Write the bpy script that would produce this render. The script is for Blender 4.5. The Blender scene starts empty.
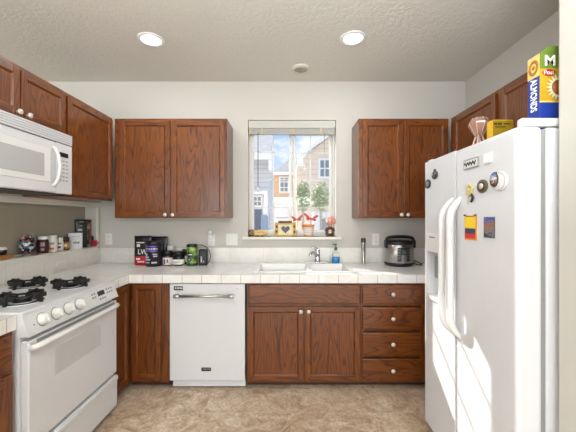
import bpy, bmesh, math, random
from mathutils import Vector, Matrix
random.seed(7)
S = bpy.context.scene
COL = S.collection
PI = math.pi
# ------------------------------------------------------------------ camera
F, HOR, CX, CZ = 315.0, 218.0, 288.0, 1.357      # focal length and horizon in pixels, camera height
cam = bpy.data.cameras.new('camera')
cam.sensor_width = 36.0
cam.lens = 36.0 * F / 576.0
cam.shift_y = (HOR - 216.0) / 576.0
cam.clip_start = 0.05
cam_o = bpy.data.objects.new('camera', cam)
cam_o.location = (0, 0, CZ)
cam_o.rotation_euler = (PI / 2, 0, 0)
COL.objects.link(cam_o)
S.camera = cam_o
# ------------------------------------------------------------------ view
S.view_settings.view_transform = 'Standard'
S.view_settings.look = 'None'
S.view_settings.gamma = 1.0
S.view_settings.use_curve_mapping = False
S.view_settings.exposure = -0.06
WORLD_STRENGTH, SUN, REAR_FILL, LEFT_FILL, CEILING_FILL, CAN = 1.25, 8.0, 215.0, 130.0, 124.0, 5.5


def C(h):
    h = h.lstrip('#')
    v = [int(h[i:i + 2], 16) / 255 for i in (0, 2, 4)]
    return tuple((x / 12.92 if x <= .04045 else ((x + .055) / 1.055) ** 2.4) for x in v) + (1.0,)


class NT:
    def __init__(s, tree): s.t = tree
    def n(s, typ, **kw):
        nd = s.t.nodes.new(typ)
        for k, v in kw.items():
            if k.startswith('i_'):
                key = k[2:]
                key = int(key) if key.isdigit() else key.replace('_', ' ')
                if hasattr(v, 'is_output') or isinstance(v, bpy.types.NodeSocket): s.t.links.new(v, nd.inputs[key])
                else: nd.inputs[key].default_value = v
            else: setattr(nd, k, v)
        return nd
    def m(s, op, a, b=None, c=None):
        nd = s.t.nodes.new('ShaderNodeMath'); nd.operation = op
        for i, v in enumerate((a, b, c)):
            if v is None: continue
            if isinstance(v, bpy.types.NodeSocket): s.t.links.new(v, nd.inputs[i])
            else: nd.inputs[i].default_value = v
        return nd.outputs[0]
    def mix(s, f, a, b):
        nd = s.t.nodes.new('ShaderNodeMix'); nd.data_type = 'RGBA'
        for i, v in ((0, f), (6, a), (7, b)):
            if isinstance(v, bpy.types.NodeSocket): s.t.links.new(v, nd.inputs[i])
            else: nd.inputs[i].default_value = v
        return nd.outputs[2]
    def ramp(s, f, stops):
        nd = s.t.nodes.new('ShaderNodeValToRGB')
        s.t.links.new(f, nd.inputs[0])
        e = nd.color_ramp.elements
        while len(e) < len(stops): e.new(0.5)
        for i, (p, c) in enumerate(stops):
            e[i].position = p; e[i].color = c
        return nd.outputs[0]
    def l(s, a, b): s.t.links.new(a, b)


# ------------------------------------------------------------------ world: pale sky with clouds
W = bpy.data.worlds.new('sky'); S.world = W; W.use_nodes = True
W.node_tree.nodes.clear()
nt = NT(W.node_tree)
tc = nt.n('ShaderNodeTexCoord')
sep = nt.n('ShaderNodeSeparateXYZ', i_0=tc.outputs['Generated'])
sky = nt.ramp(sep.outputs[2], [(0.0, C('#d9d5cd')), (0.02, C('#dfe6ee')), (0.25, C('#a9c6ee')), (0.8, C('#7fa8de'))])
mp = nt.n('ShaderNodeMapping', i_0=tc.outputs['Generated'], i_3=(1, 1, 1.9))
ns = nt.n('ShaderNodeTexNoise', i_Vector=mp.outputs[0], i_Scale=5.0, i_Detail=6.0, i_Roughness=0.55)
cl = nt.ramp(ns.outputs[0], [(0.47, (0, 0, 0, 1)), (0.60, (1, 1, 1, 1))])
skyc = nt.mix(nt.m('MULTIPLY', cl, 0.95), sky, C('#fbfbfa'))
bg = nt.n('ShaderNodeBackground', i_0=skyc, i_1=WORLD_STRENGTH)
ow = nt.n('ShaderNodeOutputWorld')
nt.l(bg.outputs[0], ow.inputs[0])


def light(name, typ, loc, direction, energy, color=(1, 1, 1), **kw):
    d = bpy.data.lights.new(name, typ)
    d.energy = energy; d.color = color
    for k, v in kw.items(): setattr(d, k, v)
    o = bpy.data.objects.new(name, d); COL.objects.link(o)
    o.location = loc
    o.rotation_euler = Vector(direction).to_track_quat('-Z', 'Y').to_euler()
    return o


light('sun', 'SUN', (-6, 12, 9), (1, -1.55, -1.24), SUN, (1.0, 0.97, 0.92), angle=0.009)
light('rear_fill_light', 'AREA', (0.0, -6.0, 1.3), (0, 1, 0.02), REAR_FILL, (0.92, 0.97, 1.0), shape='RECTANGLE', size=6.0, size_y=2.4)  # added fill light behind the camera; no patio door is there
light('ceiling_fill_light', 'AREA', (0.1, -0.5, 1.75), (0, 0.25, 1), CEILING_FILL, (0.90, 0.96, 1.0), shape='RECTANGLE', size=0.9, size_y=0.9)  # added upward fill, unseen, to brighten the ceiling
light('left_fill_light', 'AREA', (-4.6, -1.9, 1.4), (1, 0.5, 0), LEFT_FILL, (0.95, 0.98, 1.0), shape='RECTANGLE', size=2.6, size_y=2.0)  # fill light added at the left to brighten the refrigerator front


# ------------------------------------------------------------------ materials
def principled(name):
    m = bpy.data.materials.new(name); m.use_nodes = True
    m.node_tree.nodes.clear()
    t = NT(m.node_tree)
    b = t.n('ShaderNodeBsdfPrincipled'); o = t.n('ShaderNodeOutputMaterial')
    t.l(b.outputs[0], o.inputs[0])
    return m, t, b


def mat(name, col, rough=0.5, metal=0.0, var=0.03, vs=40.0, bump=0.0, bs=200.0, coat=0.0, spec=0.5):
    m, t, b = principled(name)
    col = C(col) if isinstance(col, str) else col
    co = t.n('ShaderNodeTexCoord').outputs['Object']
    nz = t.n('ShaderNodeTexNoise', i_Vector=co, i_Scale=vs, i_Detail=3.0)
    d = tuple(max(0, x * (1 - 2 * var)) for x in col[:3]) + (1,)
    u = tuple(min(1, x * (1 + 2 * var)) for x in col[:3]) + (1,)
    t.l(t.mix(nz.outputs[0], d, u), b.inputs['Base Color'])
    b.inputs['Roughness'].default_value = rough
    b.inputs['Metallic'].default_value = metal
    b.inputs['Coat Weight'].default_value = coat
    b.inputs['Specular IOR Level'].default_value = spec
    if bump:
        n2 = t.n('ShaderNodeTexNoise', i_Vector=co, i_Scale=bs, i_Detail=3.0)
        bp = t.n('ShaderNodeBump', i_Strength=bump, i_Distance=0.002, i_Height=n2.outputs[0])
        t.l(bp.outputs[0], b.inputs['Normal'])
    return m


def oak(name, axis):
    m, t, b = principled(name)
    tcn = t.n('ShaderNodeTexCoord'); oi = t.n('ShaderNodeObjectInfo')
    off = t.n('ShaderNodeCombineXYZ', i_0=t.m('MULTIPLY', oi.outputs['Random'], 7.3), i_1=t.m('MULTIPLY', oi.outputs['Random'], 3.1), i_2=t.m('MULTIPLY', oi.outputs['Random'], 9.7))
    v = t.n('ShaderNodeVectorMath', operation='ADD', i_0=tcn.outputs['Object'], i_1=off.outputs[0]).outputs[0]
    sc = [1.0, 1.0, 1.0]; sc[axis] = 0.13
    mp = t.n('ShaderNodeMapping', i_0=v, i_3=tuple(sc)).outputs[0]
    big = t.n('ShaderNodeTexNoise', i_Vector=mp, i_Scale=7.0, i_Detail=2.0, i_Roughness=0.5, i_Distortion=0.35)
    rings = t.m('FRACT', t.m('MULTIPLY', big.outputs[0], 17.0))
    ring = t.ramp(rings, [(0.0, (0.0, 0.0, 0.0, 1)), (0.22, (0.75, 0.75, 0.75, 1)), (0.80, (1, 1, 1, 1)), (1.0, (0.0, 0.0, 0.0, 1))])
    sc2 = [1.0, 1.0, 1.0]; sc2[axis] = 0.035
    mp2 = t.n('ShaderNodeMapping', i_0=v, i_3=tuple(sc2)).outputs[0]
    fine = t.n('ShaderNodeTexNoise', i_Vector=mp2, i_Scale=260.0, i_Detail=3.0, i_Roughness=0.6)
    pore = t.ramp(fine.outputs[0], [(0.38, (0.1, 0.1, 0.1, 1)), (0.52, (1, 1, 1, 1))])
    tone = t.n('ShaderNodeTexNoise', i_Vector=mp, i_Scale=3.0, i_Detail=2.0)
    base = t.mix(tone.outputs[0], C('#6a3509'), C('#8f4d12'))
    c1 = t.mix(t.m('MULTIPLY', t.m('SUBTRACT', 1.0, ring), 0.78), base, C('#381605'))
    c2 = t.mix(t.m('MULTIPLY', t.m('SUBTRACT', 1.0, pore), 0.55), c1, C('#3a1705'))
    t.l(c2, b.inputs['Base Color'])
    b.inputs['Roughness'].default_value = 0.34
    b.inputs['Coat Weight'].default_value = 0.35
    b.inputs['Coat Roughness'].default_value = 0.14
    bp = t.n('ShaderNodeBump', i_Strength=0.15, i_Distance=0.001, i_Height=pore)
    t.l(bp.outputs[0], b.inputs['Normal'])
    return m


def grid_mask(t, co, step, phase, width, axes=(0, 1, 2)):
    sp = t.n('ShaderNodeSeparateXYZ', i_0=co)
    nm = t.n('ShaderNodeSeparateXYZ', i_0=t.n('ShaderNodeNewGeometry').outputs['Normal'])
    out = None
    for a in axes:
        f = t.m('FRACT', t.m('DIVIDE', t.m('SUBTRACT', sp.outputs[a], phase[a] - 50 * step), step))
        d = t.m('ABSOLUTE', t.m('SUBTRACT', f, 0.5))
        ln = t.m('GREATER_THAN', d, 0.5 - width / step / 2)
        ln = t.m('MULTIPLY', ln, t.m('LESS_THAN', t.m('ABSOLUTE', nm.outputs[a]), 0.5))
        out = ln if out is None else t.m('MAXIMUM', out, ln)
    return out


def tile_mat(name, step, phase, c1, c2, grout, gw, rough=0.18, axes=(0, 1, 2), top_fade=0.75):
    m, t, b = principled(name)
    co = t.n('ShaderNodeNewGeometry').outputs['Position']
    g = grid_mask(t, co, step, phase, gw, axes)
    nz = t.n('ShaderNodeTexNoise', i_Vector=co, i_Scale=4.0, i_Detail=5.0, i_Distortion=1.2)
    vein = t.ramp(nz.outputs[0], [(0.40, C(c2)), (0.5, C(c1)), (0.60, C(c2))])
    up = t.n('ShaderNodeSeparateXYZ', i_0=t.n('ShaderNodeNewGeometry').outputs['Normal']).outputs[2]
    g = t.m('MULTIPLY', g, t.m('SUBTRACT', 1.0, t.m('MULTIPLY', t.m('GREATER_THAN', up, 0.5), top_fade)))
    t.l(t.mix(g, vein, C(grout)), b.inputs['Base Color'])
    b.inputs['Roughness'].default_value = rough
    bp = t.n('ShaderNodeBump', i_Strength=0.25, i_Distance=0.002, i_Height=t.m('SUBTRACT', 1.0, g))
    t.l(bp.outputs[0], b.inputs['Normal'])
    return m


def floor_mat():
    m, t, b = principled('travertine_vinyl')
    co = t.n('ShaderNodeNewGeometry').outputs['Position']
    g = grid_mask(t, co, 0.305, (0.02, 0.06, 0), 0.004, (0, 1))
    sp = t.n('ShaderNodeSeparateXYZ', i_0=co)
    ix = t.m('FLOOR', t.m('DIVIDE', t.m('SUBTRACT', sp.outputs[0], 0.02), 0.305)); iy = t.m('FLOOR', t.m('DIVIDE', t.m('SUBTRACT', sp.outputs[1], 0.06), 0.305))
    wn = t.n('ShaderNodeTexWhiteNoise', noise_dimensions='3D', i_Vector=t.n('ShaderNodeCombineXYZ', i_0=ix, i_1=iy).outputs[0])
    v = t.n('ShaderNodeVectorMath', operation='MULTIPLY_ADD', i_0=wn.outputs['Color'], i_1=(6, 6, 6), i_2=co).outputs[0]
    n1 = t.n('ShaderNodeTexNoise', i_Vector=v, i_Scale=6.0, i_Detail=8.0, i_Roughness=0.65, i_Distortion=1.4)
    n2 = t.n('ShaderNodeTexNoise', i_Vector=v, i_Scale=26.0, i_Detail=5.0, i_Roughness=0.7, i_Distortion=2.0)
    c = t.ramp(n1.outputs[0], [(0.30, C('#8f7259')), (0.43, C('#bfa68b')), (0.58, C('#dccab3')), (0.75, C('#ece2d3'))])
    c = t.mix(t.m('MULTIPLY', t.ramp(n2.outputs[0], [(0.40, (1, 1, 1, 1)), (0.55, (0, 0, 0, 1))]), 0.45), c, C('#7d634b'))
    c = t.mix(t.m('MULTIPLY', wn.outputs['Value'], 0.22), c, C('#b79d83'))
    c = t.mix(t.m('MULTIPLY', g, 0.7), c, C('#c9b9a5'))
    t.l(c, b.inputs['Base Color'])
    b.inputs['Roughness'].default_value = 0.42
    bp = t.n('ShaderNodeBump', i_Strength=0.2, i_Distance=0.002, i_Height=n1.outputs[0])
    t.l(bp.outputs[0], b.inputs['Normal'])
    return m


def plaster(name, col, scale, strength, dist=0.004):
    m, t, b = principled(name)
    co = t.n('ShaderNodeNewGeometry').outputs['Position']
    n1 = t.n('ShaderNodeTexNoise', i_Vector=co, i_Scale=scale, i_Detail=4.0, i_Roughness=0.55, i_Distortion=0.6)
    h = t.ramp(n1.outputs[0], [(0.42, (0, 0, 0, 1)), (0.56, (1, 1, 1, 1))])
    n2 = t.n('ShaderNodeTexNoise', i_Vector=co, i_Scale=1.5, i_Detail=2.0)
    c = C(col)
    t.l(t.mix(n2.outputs[0], tuple(x * 0.97 for x in c[:3]) + (1,), c), b.inputs['Base Color'])
    b.inputs['Roughness'].default_value = 0.85
    b.inputs['Specular IOR Level'].default_value = 0.25
    bp = t.n('ShaderNodeBump', i_Strength=strength, i_Distance=dist, i_Height=h)
    t.l(bp.outputs[0], b.inputs['Normal'])
    return m


def siding(name, col, step, line):
    m, t, b = principled(name)
    co = t.n('ShaderNodeNewGeometry').outputs['Position']
    g = grid_mask(t, co, step, (0, 0, 0), step * 0.12, (2,))
    n2 = t.n('ShaderNodeTexNoise', i_Vector=co, i_Scale=3.0, i_Detail=3.0)
    c = C(col)
    base = t.mix(n2.outputs[0], tuple(x * 0.93 for x in c[:3]) + (1,), c)
    t.l(t.mix(g, base, C(line)), b.inputs['Base Color'])
    b.inputs['Roughness'].default_value = 0.8
    return m


def glass_mat(name, tint=(1, 1, 1, 1), gloss=0.06):
    m = bpy.data.materials.new(name); m.use_nodes = True; m.node_tree.nodes.clear()
    t = NT(m.node_tree)
    tr = t.n('ShaderNodeBsdfTransparent', i_0=tint); gl = t.n('ShaderNodeBsdfGlossy', i_0=(1, 1, 1, 1), i_1=0.02)
    lw = t.n('ShaderNodeLayerWeight', i_0=0.5).outputs['Facing']
    mx = t.n('ShaderNodeMixShader', i_0=t.m('ADD', t.m('MULTIPLY', t.m('POWER', lw, 5.0), 0.8), gloss * 0.05), i_1=tr.outputs[0], i_2=gl.outputs[0])
    o = t.n('ShaderNodeOutputMaterial'); t.l(mx.outputs[0], o.inputs[0])
    return m


def emit(name, col, st):
    m, t, b = principled(name)
    b.inputs['Base Color'].default_value = C(col)
    b.inputs['Emission Color'].default_value = C(col)
    b.inputs['Emission Strength'].default_value = st
    return m


OAK_X, OAK_Y, OAK_Z = oak('oak_grain_x', 0), oak('oak_grain_y', 1), oak('oak_grain_z', 2)
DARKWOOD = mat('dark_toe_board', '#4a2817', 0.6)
WALL = plaster('wall_paint', '#c9c5bd', 90.0, 0.10, 0.002)
CEIL = plaster('ceiling_knockdown', '#dad6cd', 40.0, 0.30, 0.006)
NICHE = plaster('recess_darker_taupe', '#a39b8a', 90.0, 0.10, 0.002)  # recess back wall, a darker taupe than the other walls
TRIM = mat('trim_paint', '#e6e1d6', 0.45)
TILE = tile_mat('white_marble_tile', 0.153, (-0.982, 2.465, 0.914), '#f0efed', '#e8e6e3', '#b3ada5', 0.0040)
SPLASH = tile_mat('backsplash_tile', 0.33, (0.089, 2.40, 0.9), '#e9e6e0', '#e2dfd8', '#d3cec5', 0.003)
FLOOR = floor_mat()
WHITE = mat('appliance_white', '#d9dadc', 0.28, var=0.01, spec=0.5)
WHITE_T = mat('appliance_white_texture', '#d9dadd', 0.33, var=0.01, bump=0.06, bs=420.0)
PLASTIC = mat('white_plastic', '#e2e2e1', 0.35, var=0.01)
VINYL = mat('window_vinyl', '#d6d5d0', 0.4, var=0.01)
GREYW = mat('grey_seal', '#8e8f8f', 0.6)
OVENGLASS = mat('oven_window_grey', '#c2c2c0', 0.12, var=0.02)
MWGLASS = mat('microwave_window_grey', '#b7b8b8', 0.15, var=0.03, vs=120)
BLACK = mat('black_plastic', '#17171a', 0.35)
IRON = mat('cast_iron', '#1b1a19', 0.55, var=0.1)
DARK = mat('dark_grey', '#3a3a3a', 0.5)  # plain dark grey for small fittings, caps and print
CHROME = mat('chrome', '#d5d6d8', 0.12, 1.0, var=0.01)
STEEL = mat('brushed_steel', '#b9b8b4', 0.28, 1.0, var=0.04, vs=80)
NICKEL = mat('satin_nickel_knob', '#dcd7cc', 0.3, 0.25, var=0.01)
GLASS = glass_mat('window_glass')
CLEAR = glass_mat('clear_plastic', (0.93, 0.95, 0.96, 1), 0.1)
BLUE_LIQ = mat('blue_dish_soap', '#2f8fd6', 0.15)
ENAMEL = mat('sink_enamel', '#f0efec', 0.12, var=0.005)


# ------------------------------------------------------------------ builders
ORIG = {}


class MB:
    """collects shapes; tf maps every vertex just before linking"""
    def __init__(s, tf=None):
        s.bm = bmesh.new(); s.tf = tf
    def _mark(s, faces, mi, smooth):
        for f in faces:
            f.material_index = mi; f.smooth = smooth
    def box(s, x0, x1, y0, y1, z0, z1, mi=0, bev=0.0, seg=2, rot=None):
        vs = [s.bm.verts.new((x, y, z)) for x in (x0, x1) for y in (y0, y1) for z in (z0, z1)]
        fs = [s.bm.faces.new([vs[i] for i in q]) for q in ((0, 1, 3, 2), (4, 6, 7, 5), (0, 4, 5, 1), (2, 3, 7, 6), (0, 2, 6, 4), (1, 5, 7, 3))]
        s._mark(fs, mi, False)
        if rot is not None:
            c = Vector(((x0 + x1) / 2, (y0 + y1) / 2, (z0 + z1) / 2))
            for v in vs: v.co = c + rot @ (v.co - c)
        if bev > 0:
            ed = list({e for f in fs for e in f.edges})
            r = bmesh.ops.bevel(s.bm, geom=ed, offset=bev, segments=seg, affect='EDGES', profile=0.5)
            s._mark(r['faces'], mi, True)
        return s
    def lathe(s, prof, c=(0, 0, 0), seg=24, axis='z', mi=0, smooth=True, squash=1.0):
        rings = []
        for r, h in prof:
            ring = []
            if r < 1e-6: ring = [s.bm.verts.new(s._ax(0, 0, h, c, axis))]
            else:
                for i in range(seg):
                    a = 2 * PI * i / seg
                    ring.append(s.bm.verts.new(s._ax(r * math.cos(a), r * math.sin(a) * squash, h, c, axis)))
            rings.append(ring)
        fs = []
        for a, b in zip(rings, rings[1:]):
            if len(a) == 1 and len(b) == 1: continue
            if len(a) == 1: fs += [s.bm.faces.new((a[0], b[i], b[(i + 1) % seg])) for i in range(seg)]
            elif len(b) == 1: fs += [s.bm.faces.new((a[i], b[0], a[(i + 1) % seg])) for i in range(seg)]
            else: fs += [s.bm.faces.new((a[i], b[i], b[(i + 1) % seg], a[(i + 1) % seg])) for i in range(seg)]
        if len(rings[0]) > 1: fs.append(s.bm.faces.new(rings[0][::-1]))
        if len(rings[-1]) > 1: fs.append(s.bm.faces.new(rings[-1]))
        s._mark(fs, mi, smooth)
        for f in fs:
            if len(f.verts) > 4: f.smooth = False
        return s
    def _ax(s, a, b, h, c, axis):
        if axis == 'z': return (c[0] + a, c[1] + b, c[2] + h)
        if axis == 'x': return (c[0] + h, c[1] + a, c[2] + b)
        return (c[0] + a, c[1] + h, c[2] + b)
    def cyl(s, r, h0, h1, c=(0, 0, 0), seg=20, axis='z', mi=0, bev=0.0):
        if bev: return s.lathe([(r - bev, h0), (r, h0 + bev), (r, h1 - bev), (r - bev, h1)], c, seg, axis, mi)
        return s.lathe([(r, h0), (r, h1)], c, seg, axis, mi)
    def ball(s, c, rx, ry, rz, mi=0, seg=16, rings=10):
        r0 = len(s.bm.verts)
        prof = [(math.sin(PI * i / rings), -math.cos(PI * i / rings)) for i in range(rings + 1)]
        prof[0] = (0, -1); prof[-1] = (0, 1)
        before = set(s.bm.verts)
        s.lathe(prof, (0, 0, 0), seg, 'z', mi)
        for v in s.bm.verts:
            if v not in before: v.co = Vector((c[0] + v.co.x * rx, c[1] + v.co.y * ry, c[2] + v.co.z * rz))
        return s
    def tube(s, pts, r, seg=8, closed=False, mi=0, flat=1.0):
        pts = [Vector(p) for p in pts]
        n = len(pts)
        rs = r if isinstance(r, (list, tuple)) else [r] * n
        rings, prev = [], None
        for i, p in enumerate(pts):
            if closed: d = pts[(i + 1) % n] - pts[i - 1]
            else: d = pts[min(i + 1, n - 1)] - pts[max(i - 1, 0)]
            d.normalize()
            if prev is None:
                up = Vector((0, 0, 1)) if abs(d.z) < 0.9 else Vector((1, 0, 0))
                x = d.cross(up).normalized()
            else: x = (prev - d * prev.dot(d)).normalized()
            prev = x
            y = d.cross(x)
            rings.append([s.bm.verts.new(p + (x * math.cos(2 * PI * k / seg) + y * math.sin(2 * PI * k / seg) * flat) * rs[i]) for k in range(seg)])
        fs = []
        m = n if closed else n - 1
        for i in range(m):
            a, b = rings[i], rings[(i + 1) % n]
            fs += [s.bm.faces.new((a[k], b[k], b[(k + 1) % seg], a[(k + 1) % seg])) for k in range(seg)]
        s._mark(fs, mi, True)
        if not closed:
            e = [s.bm.faces.new(rings[0][::-1]), s.bm.faces.new(rings[-1])]
            s._mark(e, mi, False)
        return s
    def prism(s, poly, vec, mi=0, smooth=False):
        vec = Vector(vec)
        a = [s.bm.verts.new(p) for p in poly]; b = [s.bm.verts.new(Vector(p) + vec) for p in poly]
        n = len(a)
        fs = [s.bm.faces.new(a[::-1]), s.bm.faces.new(b)]
        s._mark(fs, mi, False)
        q = [s.bm.faces.new((a[i], a[(i + 1) % n], b[(i + 1) % n], b[i])) for i in range(n)]
        s._mark(q, mi, smooth)
        return s
    def quad(s, pts, mi=0):
        f = s.bm.faces.new([s.bm.verts.new(p) for p in pts]); f.material_index = mi
        return s
    def pouch(s, w, h, d, mi=0, nu=14, nv=12, top=0.0):
        """a stand-up bag: round foot, flat crimped top; sits on z=0, faces -y"""
        rings = []
        for j in range(nv + 1):
            v = j / nv
            dep = max(0.004, d * (1 - v ** 1.6)) * (0.8 + 0.2 * min(1, v * 6))
            ww = w * (0.94 + 0.06 * min(1, v * 2.5)) * (1 - 0.03 * math.sin(PI * v))
            rings.append([s.bm.verts.new((ww / 2 * math.copysign(abs(math.cos(2 * PI * i / nu)) ** 0.75, math.cos(2 * PI * i / nu)), dep / 2 * math.sin(2 * PI * i / nu) + 0.003 * math.sin(9 * v + i), v * h + top * (ww / 2) * math.cos(2 * PI * i / nu) * v)) for i in range(nu)])
        fs = []
        for a, b in zip(rings, rings[1:]): fs += [s.bm.faces.new((a[i], b[i], b[(i + 1) % nu], a[(i + 1) % nu])) for i in range(nu)]
        fs.append(s.bm.faces.new(rings[0][::-1])); fs.append(s.bm.faces.new(rings[-1]))
        s._mark(fs, mi, True)
        return s
    def build(s, name, mats, parent=None, world=True, label=None):
        bm = s.bm
        if s.tf:
            for v in bm.verts: v.co = Vector(s.tf(*v.co))
        bmesh.ops.recalc_face_normals(bm, faces=bm.faces)
        o = None
        if parent is None:
            xs = [v.co for v in bm.verts]
            og = Vector(((min(v.x for v in xs) + max(v.x for v in xs)) / 2, (min(v.y for v in xs) + max(v.y for v in xs)) / 2, min(v.z for v in xs)))
        else: og = ORIG[parent.name] if world else Vector((0, 0, 0))
        for v in bm.verts: v.co -= og
        me = bpy.data.meshes.new(name)
        bm.to_mesh(me); bm.free()
        for m in (mats if isinstance(mats, (list, tuple)) else [mats]): me.materials.append(m)
        o = bpy.data.objects.new(name, me); COL.objects.link(o)
        if parent is None: o.location = og
        else: o.parent = parent
        ORIG[o.name] = og if parent is None else ORIG[parent.name]
        if label: o['label'] = label
        return o


def tag(o, label, cat, group=None):
    o['label'] = label; o['category'] = cat
    if group: o['group'] = group
    return o


def thing(name, label, cat, loc=(0, 0, 0), rz=0.0, group=None):
    o = bpy.data.objects.new(name, None); COL.objects.link(o)
    o.empty_display_size = 0.05
    o.location = loc; o.rotation_euler = (0, 0, rz)
    ORIG[o.name] = Vector(loc)
    return tag(o, label, cat, group)


def struct(name, mb, mats):
    o = mb.build(name, mats); o['kind'] = 'structure'
    return o


def sub(parent):
    ORIG[parent.name] = ORIG.get(parent.name, Vector((0, 0, 0)))
    return parent


def text(name, body, size, m, parent, tf, world=True, depth=0.0008, bold=0.0, center=True, sx=1.0):
    """lettering as a thin mesh: glyph plane (u,v) -> tf(u,v,w)"""
    cu = bpy.data.curves.new(name, 'FONT')
    cu.body = body; cu.size = size; cu.extrude = depth; cu.offset = bold; cu.resolution_u = 3
    cu.align_x = 'CENTER' if center else 'LEFT'; cu.align_y = 'CENTER'
    tmp = bpy.data.objects.new(name + '_tmp', cu); COL.objects.link(tmp)
    dg = bpy.context.evaluated_depsgraph_get()
    me = bpy.data.meshes.new_from_object(tmp.evaluated_get(dg))
    bpy.data.objects.remove(tmp)
    og = ORIG[parent.name] if world else Vector((0, 0, 0))
    for v in me.vertices: v.co = Vector(tf(v.co.x * sx, v.co.y, v.co.z)) - og
    me.materials.clear(); me.materials.append(m)
    me.name = name
    o = bpy.data.objects.new(name, me); COL.objects.link(o); o.parent = parent
    ORIG[o.name] = ORIG[parent.name]
    return o


def PX(x, Y): return (x - CX) * Y / F
def PZ(y, Y): return CZ + (HOR - y) * Y / F
def arc(c, r, a0, a1, n, f): return [f(c[0] + r * math.cos(a0 + (a1 - a0) * i / n), c[1] + r * math.sin(a0 + (a1 - a0) * i / n)) for i in range(n + 1)]


YW = 3.125          # inner face of the back wall
XL, XR = -1.865, 1.761
CEILZ = 2.71
# frames of reference for cabinet fronts: u along the run, v up, w out of the front
back_tf = lambda Y: (lambda u, v, w: (u, Y - w, v))
left_tf = lambda X: (lambda u, v, w: (X + w, u, v))
right_tf = lambda X: (lambda u, v, w: (X - w, u, v))

# ------------------------------------------------------------------ room shell
struct('floor', MB().box(-5.2, 3.2, -6.2, 3.3, -0.08, 0.0), FLOOR)
struct('ceiling', MB().box(-5.2, 3.2, -6.2, 3.3, CEILZ, CEILZ + 0.1), CEIL)
WX0, WX1, WZ0, WZ1 = -0.397, 0.476, 1.172, 2.329
b = MB()
b.box(-5.2, WX0, YW, 3.33, 0, CEILZ); b.box(WX1, 3.2, YW, 3.33, 0, CEILZ)
b.box(WX0, WX1, YW, 3.33, 0, WZ0); b.box(WX0, WX1, YW, 3.33, WZ1, CEILZ)
struct('wall_back', b, WALL)
# partition on the side of the stove: it stops at the height of the cabinets and holds a shallow recess
NZ0, NZ1, NY0, NY1, NX = 1.081, 1.462, 0.2, 3.066, -1.975
b = MB()
b.box(-2.2, XL, 0.1, YW, 0, NZ0 - 0.02); b.box(-2.2, XL, 0.1, YW, NZ1, 2.245)
b.box(-2.2, XL, NY1, YW, NZ0 - 0.02, NZ1); b.box(-2.2, XL, 0.1, NY0, NZ0 - 0.02, NZ1)
b.box(-2.2, NX - 0.012, NY0, NY1, NZ0 - 0.02, NZ1)
struct('wall_left', b, WALL)
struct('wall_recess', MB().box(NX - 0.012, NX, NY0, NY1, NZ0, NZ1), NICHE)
struct('trim_1', MB().box(NX, XL + 0.014, NY0, NY1, NZ0 - 0.02, NZ0, bev=0.004), TRIM)           # ledge board
struct('trim_2', MB().box(XL, XL + 0.008, NY0, YW - 0.002, NZ1, NZ1 + 0.044, bev=0.002), TRIM)     # head casing
struct('trim_3', MB().box(XL, XL + 0.008, NY1, NY1 + 0.03, NZ0, NZ1, bev=0.002), TRIM)            # jamb casing
struct('wall_right', MB().box(XR, XR + 0.12, 1.2, YW, 0, CEILZ), WALL)
struct('wall_front', MB().box(1.025, 3.2, 1.07, 1.2, 0, CEILZ, bev=0.012), WALL)
struct('wall_dining', MB().box(3.2, 3.3, -6.2, 1.2, 0, CEILZ), WALL)
struct('wall_next_room', MB().box(-5.3, -5.2, -6.2, 3.33, 0, CEILZ), WALL)
# window sill board with horns
struct('trim_4', MB().box(-0.45, 0.53, YW - 0.035, YW, WZ0 - 0.028, WZ0, bev=0.006).box(WX0, WX1, YW - 0.001, 3.235, WZ0 - 0.028, WZ0), TRIM)

# ------------------------------------------------------------------ window (two sliding sashes with grids)
GY = 3.255
win = bpy.data.objects.new('window_1', None); COL.objects.link(win); win['kind'] = 'structure'
win.location = (0.04, GY, WZ0); ORIG['window_1'] = Vector(win.location)
xa, xb, za, zb = WX0, WX1, WZ0, WZ1
b = MB()
b.box(xa, xa + 0.018, GY - 0.02, 3.33, za, zb); b.box(xb - 0.018, xb, GY - 0.02, 3.33, za, zb)
b.box(xa, xb, GY - 0.02, 3.33, za, za + 0.03); b.box(xa, xb, GY - 0.02, 3.33, zb - 0.05, zb)
b.build('window_frame', VINYL, win)
def sash(x0, x1, yo):
    f = MB()
    w = 0.029
    z0, z1 = za + 0.03, 2.245
    f.box(x0, x0 + w, GY + yo - 0.015, GY + yo + 0.015, z0, z1, bev=0.003); f.box(x1 - w, x1, GY + yo - 0.015, GY + yo + 0.015, z0, z1, bev=0.003)
    f.box(x0 + w, x1 - w, GY + yo - 0.015, GY + yo + 0.015, z0, z0 + 0.03, bev=0.003); f.box(x0 + w, x1 - w, GY + yo - 0.015, GY + yo + 0.015, z1 - w, z1, bev=0.003)
    o = f.build('sash', VINYL, win)
    g = MB()
    xm = (x0 + x1) / 2
    g.box(xm - 0.0045, xm + 0.0045, GY + yo - 0.004, GY + yo + 0.004, z0 + 0.03, z1 - w)
    for py in (152.4, 179.8, 207.7):
        z = PZ(py, GY)
        g.box(x0 + w, x1 - w, GY + yo - 0.004, GY + yo + 0.004, z - 0.0045, z + 0.0045)
    g.build('muntin_grid', VINYL, o)
    MB().box(x0 + w, x1 - w, GY + yo + 0.006, GY + yo + 0.009, z0 + 0.03, z1 - w).build('pane', GLASS, o)
sash(WX0 + 0.018, 0.080, 0.0)
sash(0.010, WX1 - 0.018, 0.034)
MB().box(WX0 + 0.03, WX1 - 0.03, GY - 0.018, GY + 0.05, 2.245, WZ1 - 0.05).build('head_rail', VINYL, win)

# ------------------------------------------------------------------ cabinets
OAKS = [OAK_X, OAK_Y, OAK_Z]


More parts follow.
